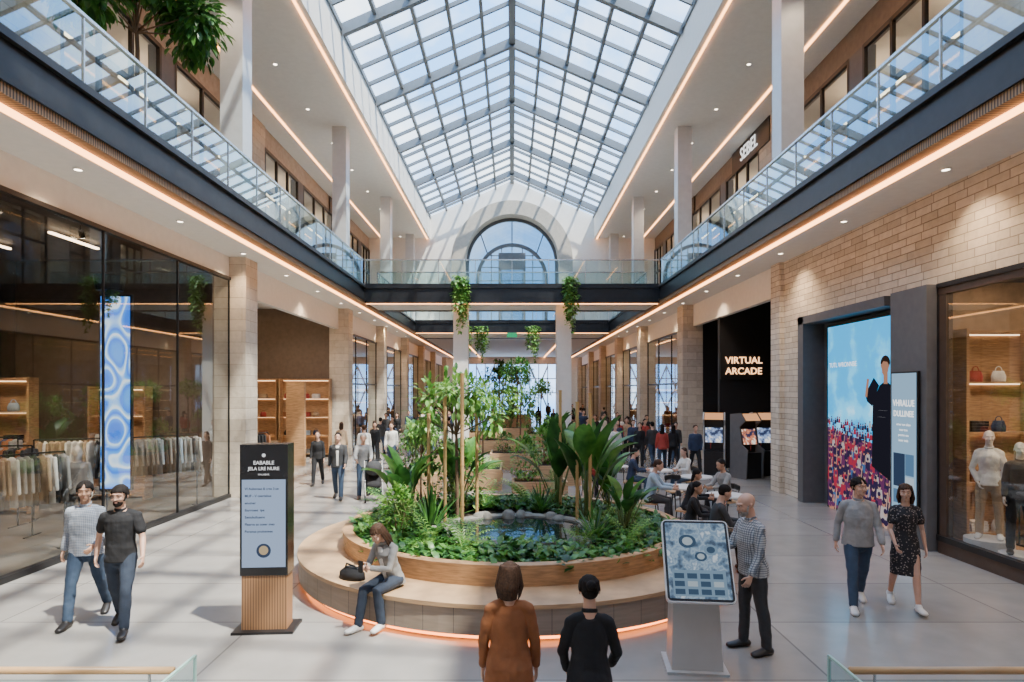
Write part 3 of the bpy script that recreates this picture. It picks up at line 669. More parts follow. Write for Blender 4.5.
T('pond','dark reflecting pond edged with rocks inside the planter','pond',(.1,PY,.64),mb=MB().lathe([(.01,.0),(1.15,0),(1.2,-.01)],40,sy=.9,closed=False).lathe([(1.15,-.05),(1.3,-.05),(1.3,.05),(1.15,.03)],40,1,sy=.9),mats=[water,rock])
for i in range(22):
    a=U(0,6.28);r=U(1.15,1.4);x=.1+r*math.cos(a);y=PY+r*math.sin(a)*.9
    T('rock','rounded grey rock at the pond edge','rock',(x,y,.64),U(0,3),mb=MB().ell((0,0,0),(U(.08,.2),U(.08,.15),U(.05,.13)),nu=9,nv=6),mats=[rock],smooth=True,group='pond rocks')

def rd(el0,el1):
    a=U(0,6.283);e=R(U(el0,el1));return V((math.cos(a)*math.cos(e),math.sin(a)*math.cos(e),math.sin(e)))
def m_broad(n_=14,h=1.5,seed=0,e0=58):
    random.seed(seed);b=MB()
    for i in range(n_):
        d=rd(e0,86);l=h*U(.4,.7);p=V((U(-.08,.08),U(-.08,.08),0));q=p+d*l
        b.limb([(p,.018),(q,.010)],6,1);b.leaf(q,(d+V((d.x,d.y,0))*.5),h*U(.42,.6),h*U(.085,.12),.16,7,.3,random.choice([0,0,2]),.4)
    return b.mesh('broadleaf_plant',[lfA,stem,lfB],True)
def m_fern(n_=22,Lf=.7,seed=0):
    random.seed(seed);b=MB()
    for i in range(n_):
        d=rd(35,75);p=V((0,0,0));k=12;dd=d.copy()
        for j in range(k):
            q=p+dd*(Lf/k);sd=dd.cross(V((0,0,1)))
            if sd.length<1e-3:sd=V((1,0,0))
            sd.normalize();ll=Lf*.22*math.sin(math.pi*(j+1.5)/(k+2))
            for s in(-1,1):
                e_=(sd*s+dd*.5-V((0,0,.15))).normalized()*ll;b.add([p,p+dd*.03+e_*.4,p+e_,q+e_*.35],[(0,1,2,3)],i%2)
            p=q;dd=(dd-V((0,0,.13))).normalized()
    return b.mesh('fern',[lfB,lfC])
def m_spiky(n_=30,Lf=.8,seed=0):
    random.seed(seed);b=MB()
    for i in range(n_): b.leaf((U(-.03,.03),U(-.03,.03),0),rd(25,85),Lf*U(.7,1),.028,.10,5,.4,i%2,.3)
    return b.mesh('spiky_plant',[lfA,lfB],True)
def m_ground(n_=170,r=.55,seed=0,L_=.16):
    random.seed(seed);b=MB()
    for i in range(n_):
        a=U(0,6.28);q=r*math.sqrt(U(0,1));p=V((q*math.cos(a),q*math.sin(a),U(.0,.2)*(1-q/r*.5)))
        b.leaf(p,rd(0,60),L_*U(.7,1.2),L_*.3,.3,3,.2,random.choice([0,1,1]),.45)
    return b.mesh('groundcover_plant',[lfA,lfB],True)
def m_bush(n_=420,rx=.6,rz=.6,seed=0,L_=.13,m0=None):
    random.seed(seed);b=MB()
    for i in range(9):
        d=rd(30,85);b.limb([((0,0,0),.015),(d*rz*1.2,.006)],5,2)
    for i in range(n_):
        d=rd(-60,90);q=U(.35,1)**.5;p=V((d.x*rx*q,d.y*rx*q,rz+d.z*rz*q))
        b.leaf(p,(d+rd(-30,60)*.8),L_*U(.7,1.3),L_*.25,.25,3,.2,random.choice([0,1,1]),.45)
    return b.mesh('leafy_shrub',m0 or [lfA,lfB,bark],True)
def m_tree(h=2.4,r=.7,seed=0,n_=900,L_=.13,mats=None,trunk=.035,fz=.72):
    random.seed(seed);b=MB()
    b.limb([((0,0,0),trunk),((.03,0,h*.5),trunk*.8),((0,.03,h*.8),trunk*.5)],8,2)
    cl=[]
    for i in range(11):
        d=rd(-5,80);c=V((0,0,h*fz))+V((d.x*r*.8,d.y*r*.8,d.z*r*.7));cl.append(c);b.limb([((0,.02,h*.6),trunk*.4),(c,.006)],5,2)
    for i in range(n_):
        c=random.choice(cl);d=rd(-80,90);p=c+d*(r*.42*U(.2,1))
        b.leaf(p,(d+V((0,0,-.3))),L_*U(.7,1.3),L_*.24,.3,3,.2,random.choice([0,1,1]),.45)
    return b.mesh('small_tree',mats or [lfB,lfC,bark],True)
def m_vine(h=2.1,r=.38,seed=0,n_=26,L_=.15):
    random.seed(seed);b=MB()
    for i in range(n_):
        a=U(0,6.28);q=r*math.sqrt(U(0,1));x,y=q*math.cos(a),q*math.sin(a)*.6;l=h*U(.45,1)*(1-.4*q/r)
        b.limb([((x*.5,y*.5,.1),.004),((x,y,-.1),.004),((x,y,-l),.003)],4,2)
        z=.15
        while z>-l:
            b.leaf((x,y,z),rd(-40,30),L_*U(.7,1.2),L_*.3,.4,3,.2,random.choice([0,1]),.4);z-=.075
    return b.mesh('hanging_vine',[lfB,lfC,stem],True)
kinds={'broadleaf_plant':[m_broad(14,1.8,1,66),m_broad(12,1.4,2),m_broad(16,1.0,3)],'fern':[m_fern(22,.75,4),m_fern(18,.6,5)],'spiky_plant':[m_spiky(34,.9,6)],
 'groundcover_plant':[m_ground(170,.55,7),m_ground(150,.5,8,.2)],'leafy_shrub':[m_bush(420,.55,.55,9),m_bush(380,.45,.7,10,.16,[lfB,lfC,bark])],
 'small_tree':[m_tree(2.5,.75,11,520,.15),m_tree(2.9,.6,12,500,.15),m_tree(4.2,1.1,13,1500,.18,[lfA,lfB,bark],.06)],'hanging_vine':[m_vine(2.2,.42,14,34,.17),m_vine(1.6,.4,15)]}
labs={'broadleaf_plant':'upright plant with long glossy paddle-shaped leaves','fern':'arching bright green fern','spiky_plant':'spiky plant with strap-like leaves','groundcover_plant':'low leafy green groundcover','leafy_shrub':'dense leafy green shrub','small_tree':'slender indoor tree with fine green foliage','hanging_vine':'trailing green vine hanging from a ledge'}
def plant(k,i,x,y,z,sc=1,lab=None):
    o=mkobj(k,kinds[k][i],None,(x,y,z),(0,0,U(0,6.28)));o.scale=(sc,sc,sc);o['label']=lab or labs[k];o['category']='plant';o['group']=k.replace('_',' ')+'s';return o
random.seed(21)
for i in range(34):
    a=2*math.pi*i/34;r=2.28+U(-.1,.1);plant('groundcover_plant',i%2,PC[0]+r*math.cos(a),PC[1]+r*math.sin(a),.6,U(.7,.9))
for i in range(18):
    a=2*math.pi*i/18+.1
    r=1.75+U(-.12,.12);plant('groundcover_plant' if i%3 else 'fern',i%2,PC[0]+r*math.cos(a),PC[1]+r*math.sin(a),.62,U(.75,.95))
for x,y,k,i,sc in((-1.2,9.4,'fern',0,.85),(-1.75,9.8,'leafy_shrub',1,.6),(-1.75,10.7,'broadleaf_plant',2,1.2),(-1.5,11.7,'leafy_shrub',0,.95),(-2.1,11.4,'fern',0,1.1),
    (-1.0,11.6,'broadleaf_plant',1,.95),(-.9,12.1,'leafy_shrub',1,.9),(-1.3,10.2,'spiky_plant',0,1),(-1.75,12.3,'small_tree',1,.62),(1.3,11.2,'broadleaf_plant',0,.95),(.85,12.3,'broadleaf_plant',0,.85),(1.8,12.0,'broadleaf_plant',1,.8),
    (1.25,9.7,'spiky_plant',0,.8),(1.75,10.1,'broadleaf_plant',2,.85),(1.7,9.4,'fern',0,.8),(.3,12.6,'fern',0,1.1),(2.05,11.0,'fern',1,1.0),(-2.2,10.2,'fern',1,1.0),(1.45,10.5,'fern',1,.8),(.55,11.9,'spiky_plant',0,.8),(-.5,12.3,'fern',1,1.2)):
    plant(k,i,x,y,.6,sc)
plant('small_tree',0,-.95,11.1,.6,1.02,'slim tree with light green foliage tied to bamboo poles')
for x,y,h in((-1.42,10.9,1.9),(-1.12,10.7,2.2),(-.74,9.5,2.55),(-.62,11.3,2.1),(1.12,11.0,2.1),(1.33,10.9,2.25),(.92,12.2,2.3)):
    b=MB();z=0
    while z<h: b.cyl((0,0,z),(0,0,min(h,z+.3)-.012),.028,n=10);b.cyl((0,0,min(h,z+.3)-.02),(0,0,min(h,z+.3)),.033,n=10);z+=.3
    T('bamboo_pole','tall tan bamboo pole standing in the planter','pole',(x,y,.6),mb=b,mats=[bamboo],group='bamboo poles')
def boxplanter(x,y,wx,wy,h,lab='rectangular oak planter box with greenery'):
    o=T('planter_box',lab,'planter',(x,y,0),group='oak planter boxes')
    b=MB();b.box(-wx/2,wx/2,-wy/2,-wy/2+.06,0,h);b.box(-wx/2,wx/2,wy/2-.06,wy/2,0,h);b.box(-wx/2,-wx/2+.06,-wy/2+.06,wy/2-.06,0,h);b.box(wx/2-.06,wx/2,-wy/2+.06,wy/2-.06,0,h)
    P('box',b,woodh,o);P('soil',MB().box(-wx/2+.06,wx/2-.06,-wy/2+.06,wy/2-.06,.05,h-.06),soil,o)
bp=[(-2.5,17.6,1.0,1.6,.7),(.7,16.4,1.4,.8,.6),(-1.0,19.5,1.4,2.0,.6),(1.4,20.2,1.4,1.6,.6),(.2,24,2.0,1.6,.6),(-2.4,22.5,1.2,2,.7),(1.9,25.2,1.0,1.4,.7),(-.6,30,2.0,1.5,.6),(-1.8,34,1.4,2.0,.7),(1.4,33,1.4,2.0,.7),(0,38,2.4,2.0,.7),(0,50,3,2,.7),(0,58,3,2,.7)]
for i,(x,y,wx,wy,h) in enumerate(bp):
    boxplanter(x,y,wx,wy,h)
    for j in(-.25,.25): plant('leafy_shrub' if j<0 else 'fern',i%2,x+j*wx,y-j*wy*.8,h-.08,U(.7,.95))
    if i in(2,4,5,7,8,9,11): plant('small_tree',i%2,x+.1,y+.2,h-.08,U(.85,1.1))
    elif i!=1: plant('broadleaf_plant',1,x-.1,y,h-.08,U(.8,1.0))
plant('small_tree',2,.3,38,.6,1.0);plant('small_tree',2,-1.0,50,.6,1.1)
for x in(-2.15,2.5):
    plant('hanging_vine',0,x,26.85,7.45,1.15)
for x,y in((-1.9,40.7),(1.4,40.7),(-2.9,40.7)): plant('hanging_vine',1,x,y,6.7,1.5)
b=MB().lathe([(.001,0),(.25,0),(.3,.3),(.001,.3)],20,closed=False)
o=T('hanging_planter','small dark pot of trailing foliage above the banner','planter',(-8.3,13.2,4.95),mb=b,mats=[black]);plant('hanging_vine',1,-8.3,13.2,5.15,.55)
T('plant_pot','large dark round planter on the gallery','plant pot',(-7.6,12.8,UZ),mb=MB().lathe([(.001,0),(.35,0),(.5,.8),(.42,.8),(.4,.7),(.001,.7)],28,closed=False),mats=[black],smooth=True)
kinds['small_tree'].append(m_tree(3.4,1.45,33,4400,.22,[lfA,lfB,bark],.05,.68))
plant('small_tree',3,-7.45,12.7,UZ+.65,1.0,'large leafy indoor tree spilling over the gallery railing')

# ---------------------------------------------------------------- kiosks
o=T('information_totem','tall black information totem with wooden lower section','information kiosk',(-2.98,7.8,0),R(4))
P('base',MB().box(-.36,.36,-.22,.22,0,.03),black,o)
P('lower_body',MB().box(-.265,.265,-.13,.13,.03,.68),slatv,o,label='slatted oak lower body')
P('upper_body',MB().box(-.28,.28,-.14,.14,.68,2.25),M('totem_black',(.012,.012,.014),.25),o)
P('screen',MB().quad((-.255,-.145,.78),(.255,-.145,.78),(.255,-.145,1.83),(-.255,-.145,1.83)),E('totem_screen',(.40,.52,.74),.95),o)
tw=E('totem_text_white',(1,1,1),1.0)
text('lettering','EABABLE',.062,o,(0,-.146,2.03),F,tw,.001,bold=.001);text('lettering','JELA LRE NURE',.055,o,(0,-.146,1.96),F,tw,.001,bold=.001);text('lettering','MALABAR',.03,o,(0,-.146,1.89),F,tw,.001)
b=MB();b.disc((0,-.146,2.12),.022,.022);P('logo',b,tw,o)
for i,t_ in enumerate(('VI Aubereae & cres 3.ue','MLIF - V ceertebae','enotner','Ibarroaee  tpe','Seniuhulluaere','Flearne an sueer snes','Porenue prutteneee')):
    text('lettering',t_,.040,o,(-.22,-.15,1.72-i*.085),F,dk,.0005,align='LEFT',bold=.0008)
b=MB();b.disc((0,-.149,.98),.085,.085,0,24);P('logo',b,E('logo_ink',(.05,.07,.12),1),o);b=MB();b.disc((0,-.151,.985),.055,.055,0,24);P('logo',b,E('logo_gold',(.55,.42,.25),1),o)

o=T('touchscreen_kiosk','white pedestal kiosk with large tilted touchscreen','information kiosk',(1.92,6.75,0),R(-6))
P('base',MB().box(-.31,.31,-.26,.26,0,.025),alum,o)
b=MB();b.add([(-.26,-.2,.025),(.26,-.2,.025),(.26,.2,.025),(-.26,.2,.025),(-.22,-.08,1.05),(.22,-.08,1.05),(.22,.22,1.2),(-.22,.22,1.2)],[(0,3,2,1),(4,5,6,7),(0,1,5,4),(1,2,6,5),(2,3,7,6),(3,0,4,7)]);P('pedestal',b,alum,o)
rt=(R(-32),0,0);z0=(0,-.2,1.16);kk=.88
def rbox(w_,h_,y0,y1,r=.05):
    b=MB();ps=[]
    for cx,cz,a0 in((w_-r,h_-r,0),(-w_+r,h_-r,90),(-w_+r,-h_+r,180),(w_-r,-h_+r,270)):
        for k in range(5): a=R(a0+k*22.5);ps.append((cx+r*math.cos(a),cz+r*math.sin(a)))
    n_=len(ps);b.add([(p[0],y0,p[1]) for p in ps]+[(p[0],y1,p[1]) for p in ps],[tuple(range(n_)),tuple(range(2*n_-1,n_-1,-1))]+[(i,n_+i,n_+(i+1)%n_,(i+1)%n_) for i in range(n_)]);return b
P('screen_housing',rbox(.385*kk,.485*kk,0,.06),whitepl,o,z0,rt)
P('bezel',rbox(.372*kk,.472*kk,-.004,0,.04),black,o,z0,rt)
P('screen',rbox(.345*kk,.445*kk,-.008,-.005,.01),noise_emit('kiosk_screen',[(.35,(.04,.07,.12)),(.45,(.12,.20,.30)),(.52,(.30,.40,.50)),(.58,(.16,.26,.38)),(.68,(.55,.62,.68))],9,.95,3),o,z0,rt)
b=MB()
for cx,cz,r,mi in((-.10,.22,.10,0),(.16,.12,.08,2),(.04,.04,.07,0)):
    b.disc((cx*kk,-.010-mi*.001,cz*kk),r*kk,r*.8*kk,mi,28)
    b.disc((cx*kk,-.0135,cz*kk),r*.6*kk,r*.5*kk,(mi+1)%3,28)
b.box(-.30*kk,.30*kk,-.011,-.010,-.42*kk,-.12*kk,2)
for i in range(4):
    for j in range(3): b.box((-.28+i*.145)*kk,(-.17+i*.145)*kk,-.013,-.012,(-.40+j*.09)*kk,(-.34+j*.09)*kk,(i*j)%2)
P('screen_graphic',b,[E('kg1',(.05,.09,.15),.9),E('kg2',(.40,.48,.54),.9),E('kg3',(.20,.30,.41),.9)],o,z0,rt)

# ---------------------------------------------------------------- people
wr_tex=D.textures.new('wrinkle','CLOUDS');wr_tex.noise_scale=.11;wr_tex.noise_depth=1
def remesh(mb,name,vox,mats,sm=2,wr=0):
    me=mb.mesh(name,mats);o=D.objects.new('t',me);COL.objects.link(o)
    md=o.modifiers.new('r','REMESH');md.mode='VOXEL';md.voxel_size=vox
    if sm: m2=o.modifiers.new('s','SMOOTH');m2.iterations=sm;m2.factor=.5
    if wr: m3=o.modifiers.new('d','DISPLACE');m3.texture=wr_tex;m3.strength=wr;m3.mid_level=.42
    dg=bpy.context.evaluated_depsgraph_get();n=D.meshes.new_from_object(o.evaluated_get(dg));D.objects.remove(o);D.meshes.remove(me)
    n.name=name;n.materials.clear()
    for m in mats:n.materials.append(m)
    n.polygons.foreach_set('use_smooth',[True]*len(n.polygons));n.polygons.foreach_set('material_index',[0]*len(n.polygons));return n
def dv(p,ab,s): p=R(p);ab=R(ab);return V((s*math.sin(ab),-math.sin(p)*math.cos(ab),-math.cos(p)*math.cos(ab)))
STAND=((3,3,4,0),(-2,2,5,0));ARMS=((4,9,14,4),(0,9,16,4))
def person(label,loc,rot,h=1.75,fem=False,skin=skinA,top=cgrey,bot=jean,shoe=shoeB,hair='short',hm=hairB,legs=STAND,arms=ARMS,lean=0,head=(0,0),sleeve=1.0,dress=None,vox=.009,beard=None,name='person',group=None,cat='person',glasses=False,open_front=None,fat=1.0,jacket=False,hk=1.0):
    near=vox<.012;off=.009+vox*.35;B=MB();TP=MB();BT=MB();SH=[];wri=.022 if near else 0
    wsc=.9 if fem else 1
    RL=Matrix.Rotation(R(lean),3,'X');piv=V((0,0,.95))
    def Up(p): return RL@(V(p)-piv)+piv
    low=9;legd=[]
    for s,(tp,kn,ab,fp) in zip((-1,1),legs):
        hp=V((s*.088,0,.92));kn_=hp+dv(tp,ab,s)*.42;an=kn_+dv(tp-kn,ab*.4,s)*.415
        f=V((s*.12,-math.cos(R(fp)),-math.sin(R(fp)))).normalized();sd=f.cross(V((0,0,1))).normalized();dn=f.cross(sd).normalized()
        if dn.z>0:dn=-dn
        legd.append((s,hp,kn_,an,f,dn,sd));low=min(low,(an-f*.05+dn*.045).z-.04,(an+f*.17+dn*.06).z-.024)
    dz=V((0,0,-low))
    def A(p): return V(p)+dz
    for s,hp,kn_,an,f,dn,sd in legd:
        m1=hp.lerp(kn_,.45);m2=kn_.lerp(an,.3);bk=V((0,.012,0))
        B.limb([(A(hp),.08),(A(m1),.07),(A(kn_),.05),(A(m2+bk),.05),(A(an),.033)],12)
        fo=[(A(an-f*.045+dn*.045),.034,.036),(A(an+f*.05+dn*.042),.038,.038),(A(an+f*.12+dn*.055),.044,.028),(A(an+f*.175+dn*.06),.034,.022)]
        B.limb([(q[0],q[1]*.88,q[2]*.88) for q in fo],10,side=sd);B.limb([(A(an),.036),(A(an+f*.02+dn*.03),.036)],8)
        if bot and not dress:
            BT.limb([(A(hp),.088+off*.5),(A(m1),.072+off),(A(kn_),.053+off),(A(m2+bk),.052+off),(A(an+(kn_-an)*.03),.044+off)],14,flat=False)
        s_=MB();s_.limb([(q[0],q[1]+.008,q[2]+.006) for q in fo],12,side=sd);s_.limb([(A(an+f*.005),.043),(A(an+f*.03+dn*.03),.042)],10);SH.append(s_)
    sec=[(.855,.12,.085,0),(.93,.165,.112,.004),(1.02,.155,.105,0),(1.12,.142,.1,0),(1.24,.152,.108,-.003),(1.34,.158,.108,0),(1.40,.132,.086,.008),(1.445,.085,.062,.012)] if not fem else \
        [(.855,.12,.09,0),(.93,.162,.112,.006),(1.02,.143,.10,0),(1.12,.12,.088,0),(1.24,.130,.103,-.012),(1.32,.136,.104,-.012),(1.385,.113,.08,.004),(1.435,.07,.055,.012)]
    def tor(b,o_,z0=0,z1=9,neck=False,hem=None):
        q=[(A(Up((0,y-(.02*(fat-1)*5 if 1<z<1.25 else 0),z))),rx*(fat if z<1.3 else 1)+o_,ry*(fat if z<1.3 else 1)+o_) for z,rx,ry,y in sec if z0<=z<=z1]
        if hem: q=[(A(Up((0,.004,hem))),sec[1][1]*fat+o_+.004,sec[1][2]*fat+o_+.004)]+q
        if neck: q+=[(A(Up((0,.012,1.49))),.054,.054),(A(Up((0,-.002,1.575))),.049,.052)]
        b.limb(q,20,side=(1,0,0),flat=bool(hem))
    tor(B,0,neck=True)
    sw=.170*wsc;hands=[]
    for s,(ap,ab,el_,fa) in zip((-1,1),arms):
        sh=Up((s*sw,.008,1.385));e_=sh+dv(ap,ab,s)*.275;fd=dv(ap+el_,fa,s);wr=e_+fd*.245
        k=.84 if fem else 1
        B.limb([(A(Up((s*.045,.014,1.43))),.036),(A(Up((s*.11,.012,1.415))),.036),(A(sh),.046*k)],10);B.limb([(A(sh),.048*k),(A(sh.lerp(e_,.5)),.043*k),(A(e_),.035*k),(A(e_.lerp(wr,.3)),.036*k),(A(wr),.024*k)],12)
        if top:
            TP.limb([(A(Up((s*.045,.014,1.425))),.036+off),(A(Up((s*.11,.012,1.41))),.036+off),(A(sh),.045*k+off)],10)
            if sleeve>=.9: TP.limb([(A(sh),.047*k+off),(A(sh.lerp(e_,.5)),.044*k+off),(A(e_),.037*k+off),(A(e_.lerp(wr,.3)),.037*k+off),(A(e_.lerp(wr,.85*sleeve)),.029*k+off)],12)
            elif sleeve>.05: TP.limb([(A(sh),.050*k+off),(A(sh.lerp(e_,sleeve)),.052*k+off)],12)
        ref=V((0,0,1)) if abs(fd.y)>.75 else V((0,-1,0))
        lat=(ref-fd*ref.dot(fd)).normalized();nrm=lat.cross(fd)
        if nrm.x*s>0:nrm=-nrm
        B.limb([(A(wr),.024*k,.02),(A(wr+fd*.045),.038*k,.016),(A(wr+fd*.085),.038*k,.014)],10,side=lat)
        for i,(lo,ln) in enumerate(((.031,.068),(.0105,.078),(-.0105,.072),(-.031,.056))):
            p0=wr+fd*.078+lat*lo;c1=(fd+nrm*.35+lat*lo*3).normalized();c2=(fd*.7+nrm*.75).normalized();c3=(fd*.25+nrm).normalized()
            p1=p0+c1*ln*.5;p2=p1+c2*ln*.32;p3=p2+c3*ln*.22;B.limb([(A(p0),.0088),(A(p1),.0082),(A(p2),.0078),(A(p3),.0068)],7)
        p0=wr+fd*.025+lat*.028;p1=p0+(lat*.8+fd*.6+nrm*.2).normalized()*.04;p2=p1+(fd*.9+lat*.3+nrm*.35).normalized()*.032;B.limb([(A(p0),.013),(A(p1),.011),(A(p2),.0085)],7)
        hands.append((A(wr+fd*.09),fd,nrm))
    hc=A(Up((0,-.014,1.636)));RH=Matrix.Rotation(R(lean*.5),3,'X')@Matrix.Rotation(R(head[0]),3,'Z')@Matrix.Rotation(R(head[1]),3,'X')
    nb=A(Up((0,.0,1.54)))
    hs=(1.05 if not fem else 1.01)*hk
    def h_(p): return nb+RH@(V(p)*hs+hc-nb)
    def el(b,c,r,tilt=0): b.ell(h_(c),tuple(x*hs for x in r),0,RH@Matrix.Rotation(R(tilt),3,'X'),18,12)
    if near:
        el(B,(0,.016,.032),(.074,.094,.084));el(B,(0,-.030,-.012),(.064,.058,.075));el(B,(0,-.036,-.066),(.047,.048,.042),15);el(B,(0,-.066,-.093),(.022,.020,.017))
        for s in(-1,1):
            el(B,(s*.040,-.062,-.026),(.022,.022,.019))
            B.limb([(h_((s*.074,.018,.008)),.006,.013),(h_((s*.082,.026,.005)),.006,.019),(h_((s*.080,.016,-.028)),.005,.010)],8,side=RH@V((s*1,.3,0)))
            B.limb([(h_((s*.006,-.084,.030)),.009),(h_((s*.030,-.082,.034)),.009),(h_((s*.05,-.066,.028)),.008)],8)
            B.ell(h_((s*.010,-.094,-.028)),(.008*hs,.010*hs,.007*hs),0,RH)
        B.limb([(h_((0,-.086,.016)),.007),(h_((0,-.098,-.010)),.0085),(h_((0,-.108,-.026)),.010)],8)
        B.limb([(h_((-.017,-.083,-.052)),.006),(h_((0,-.090,-.051)),.0075),(h_((.017,-.083,-.052)),.006)],8)
        B.limb([(h_((-.014,-.082,-.062)),.006),(h_((0,-.088,-.063)),.008),(h_((.014,-.082,-.062)),.006)],8)
    else:
        el(B,(0,.012,.03),(.076,.096,.086));el(B,(0,-.03,-.035),(.060,.060,.066));el(B,(0,-.045,-.075),(.036,.036,.034))
        B.limb([(h_((0,-.088,.008)),.009),(h_((0,-.104,-.027)),.012)],8)
        for s in(-1,1): el(B,(s*.078,.012,-.008),(.011,.02,.03))
    root=mkobj(name,remesh(B,name,vox,[skin],1),None,loc,(0,0,R(rot)));sc=h/1.75;root.scale=(sc,)*3
    root['label']=label;root['category']=cat
    if group:root['group']=group
    if top and not dress:
        tor(TP,off,.93,hem=.86 if not jacket else .80);mkobj('jacket' if jacket else 'shirt',remesh(TP,'shirt',vox*1.1,[top],2,wri),root)
        if near:
            c=MB();cc=[]
            for i in range(20):
                a=2*math.pi*i/20;cc.append(A(Up((.058*math.cos(a),.008+.057*math.sin(a),1.480+.016*math.sin(a)))))
            c.loop(cc,.008,.018);P('collar',c,top,root,smooth=True)
        if open_front:
            c=MB();c.limb([(A(Up((0,-.118,.92))),.03,.008),(A(Up((0,-.125,1.25))),.035,.008),(A(Up((0,-.09,1.43))),.045,.008)],10,side=(1,0,0));P('undershirt',c,open_front,root,smooth=True)
    if bot and not dress:
        tor(BT,off*.6,0,1.03);mkobj('trousers',remesh(BT,'trousers',vox*1.1,[bot],2,wri*.7),root)
    if dress:
        q=[(A(Up((0,y,z))),rx+off,ry+off) for z,rx,ry,y in sec if z>1.0];k0=[l[2] for l in legd];kz=(k0[0]+k0[1])/2
        TP.limb([(A(kz+V((0,0,-.02))),.19,.15),(A((kz+V((0,0,.9)))/2*1.0+V((0,0,.03))),.185,.145),(A((0,0,.93)),.175,.125)]+q,18,side=(1,0,0),flat=True)
        mkobj('dress',remesh(TP,'dress',vox*1.1,[dress],2,wri),root)
    for s_ in SH: mkobj('shoe',s_.mesh('shoe',[shoe],True),root)
    if hair:
        HB=MB();hv=min(vox,.0055 if near else .010);rs=random.Random(len(label))
        if near:
            for i in range(60):
                a=rs.uniform(-math.pi,math.pi);ax=math.sin(a);ay=math.cos(a)
                zz=.01+(.062-.01)*max(0,-ay)**.6 if ay<.0 else .01
                pts_=[(h_(V((rs.uniform(-.02,.02),.02+rs.uniform(-.03,.03),.118))),.011)]
                for t in(.35,.7,1):
                    ang=t*math.pi*.5;p=V((ax*.083*math.sin(ang),.018+ay*.100*math.sin(ang),.04+.080*math.cos(ang)))
                    if t==1: p=V((ax*.084,.018+ay*.098,zz+rs.uniform(-.01,.01)))
                    pts_.append((h_(p),.011*(1-.25*t)))
                HB.limb(pts_,6)
            for s in(-1,1): HB.limb([(h_((s*.070,-.012,.05)),.012),(h_((s*.078,.0,.0)),.009)],6)
        el(HB,(0,.026,.046),(.080,.093,.078) if near else (.083,.097,.083));el(HB,(0,.052,.0),(.070,.062,.062))
        if hair in('long','bob'):
            Lh=.27 if hair=='long' else .15
            HB.limb([(h_((0,.055,.04)),.078,.05),(h_((0,.07,-.05)),.082,.045),(h_((0,.07,-Lh*.7)),.084,.04),(h_((0,.075,-Lh)),.07,.025)],16,side=RH@V((1,0,0)))
            if near:
                for i in range(46):
                    a=rs.uniform(-1.95,1.95);ax=math.sin(a);ay=math.cos(a);w_=rs.uniform(.88,1.12);l=Lh*rs.uniform(.75,1.1)
                    HB.limb([(h_((ax*.07,.02+ay*.075,.09)),.012),(h_((ax*.088,.02+ay*.09,.02)),.013),(h_((ax*.098*w_,.025+ay*.088*w_,-l*.5)),.014),(h_((ax*.084*w_,.03+ay*.08*w_,-l)),.007)],6)
        if hair=='bun': el(HB,(0,.125,.06),(.042,.038,.04))
        mkobj('hair',remesh(HB,'hair',hv,[hm],1),root)
    if beard:
        HB=MB();el(HB,(0,-.040,-.074),(.051,.052,.040),15);el(HB,(0,-.068,-.095),(.026,.022,.020));HB.limb([(h_((-.028,-.080,-.052)),.007),(h_((0,-.094,-.042)),.006),(h_((.028,-.080,-.052)),.007)],8)
        for s in(-1,1): HB.limb([(h_((s*.070,-.005,.0)),.008),(h_((s*.060,-.025,-.045)),.014)],8)
        mkobj('beard',remesh(HB,'beard',.0055,[beard],1),root)
    if name=='person' and near:
        for s in(-1,1):
            m_=MB();m_.ell(h_((s*.030,-.0750,.010)),(.012,.0105,.0075),0,RH,12,8);m_.ell(h_((s*.030,-.0832,.010)),(.0052,.0035,.0052),1,RH,8,6);P('eye',m_,[eyew,eyed],root,smooth=True)
            m_=MB();m_.limb([(h_((s*.014,-.0925,.030)),.0025),(h_((s*.030,-.0915,.036)),.0028),(h_((s*.046,-.079,.032)),.002)],6);P('eyebrow',m_,hm if hair else hairG,root)
            m_=MB();m_.limb([(h_((s*.018,-.0845,.017)),.003),(h_((s*.030,-.0865,.0190)),.0038),(h_((s*.043,-.080,.016)),.003)],6);P('eyelid',m_,skin,root,smooth=True)
            if glasses:
                m_=MB();rg=[h_((s*.032+.022*math.cos(2*math.pi*i/14),-.104,.010+.015*math.sin(2*math.pi*i/14))) for i in range(14)]
                for i in range(14): m_.bar(rg[i],rg[(i+1)%14],.003,.003)
                m_.bar(h_((s*.054,-.104,.012)),h_((s*.08,.01,.012)),.003,.003);P('glasses',m_,black,root)
        m_=MB();m_.limb([(h_((-.020,-.0875,-.057)),.003),(h_((0,-.0965,-.0565)),.0042),(h_((.020,-.0875,-.057)),.003)],6);P('mouth',m_,lip,root,smooth=True)
    Mw=Matrix.Translation(V(loc))@Matrix.Rotation(R(rot),4,'Z')@Matrix.Scale(sc,4)
    return root,[(Mw@p,(Mw.to_3x3()@f).normalized(),(Mw.to_3x3()@n_).normalized()) for p,f,n_ in hands]

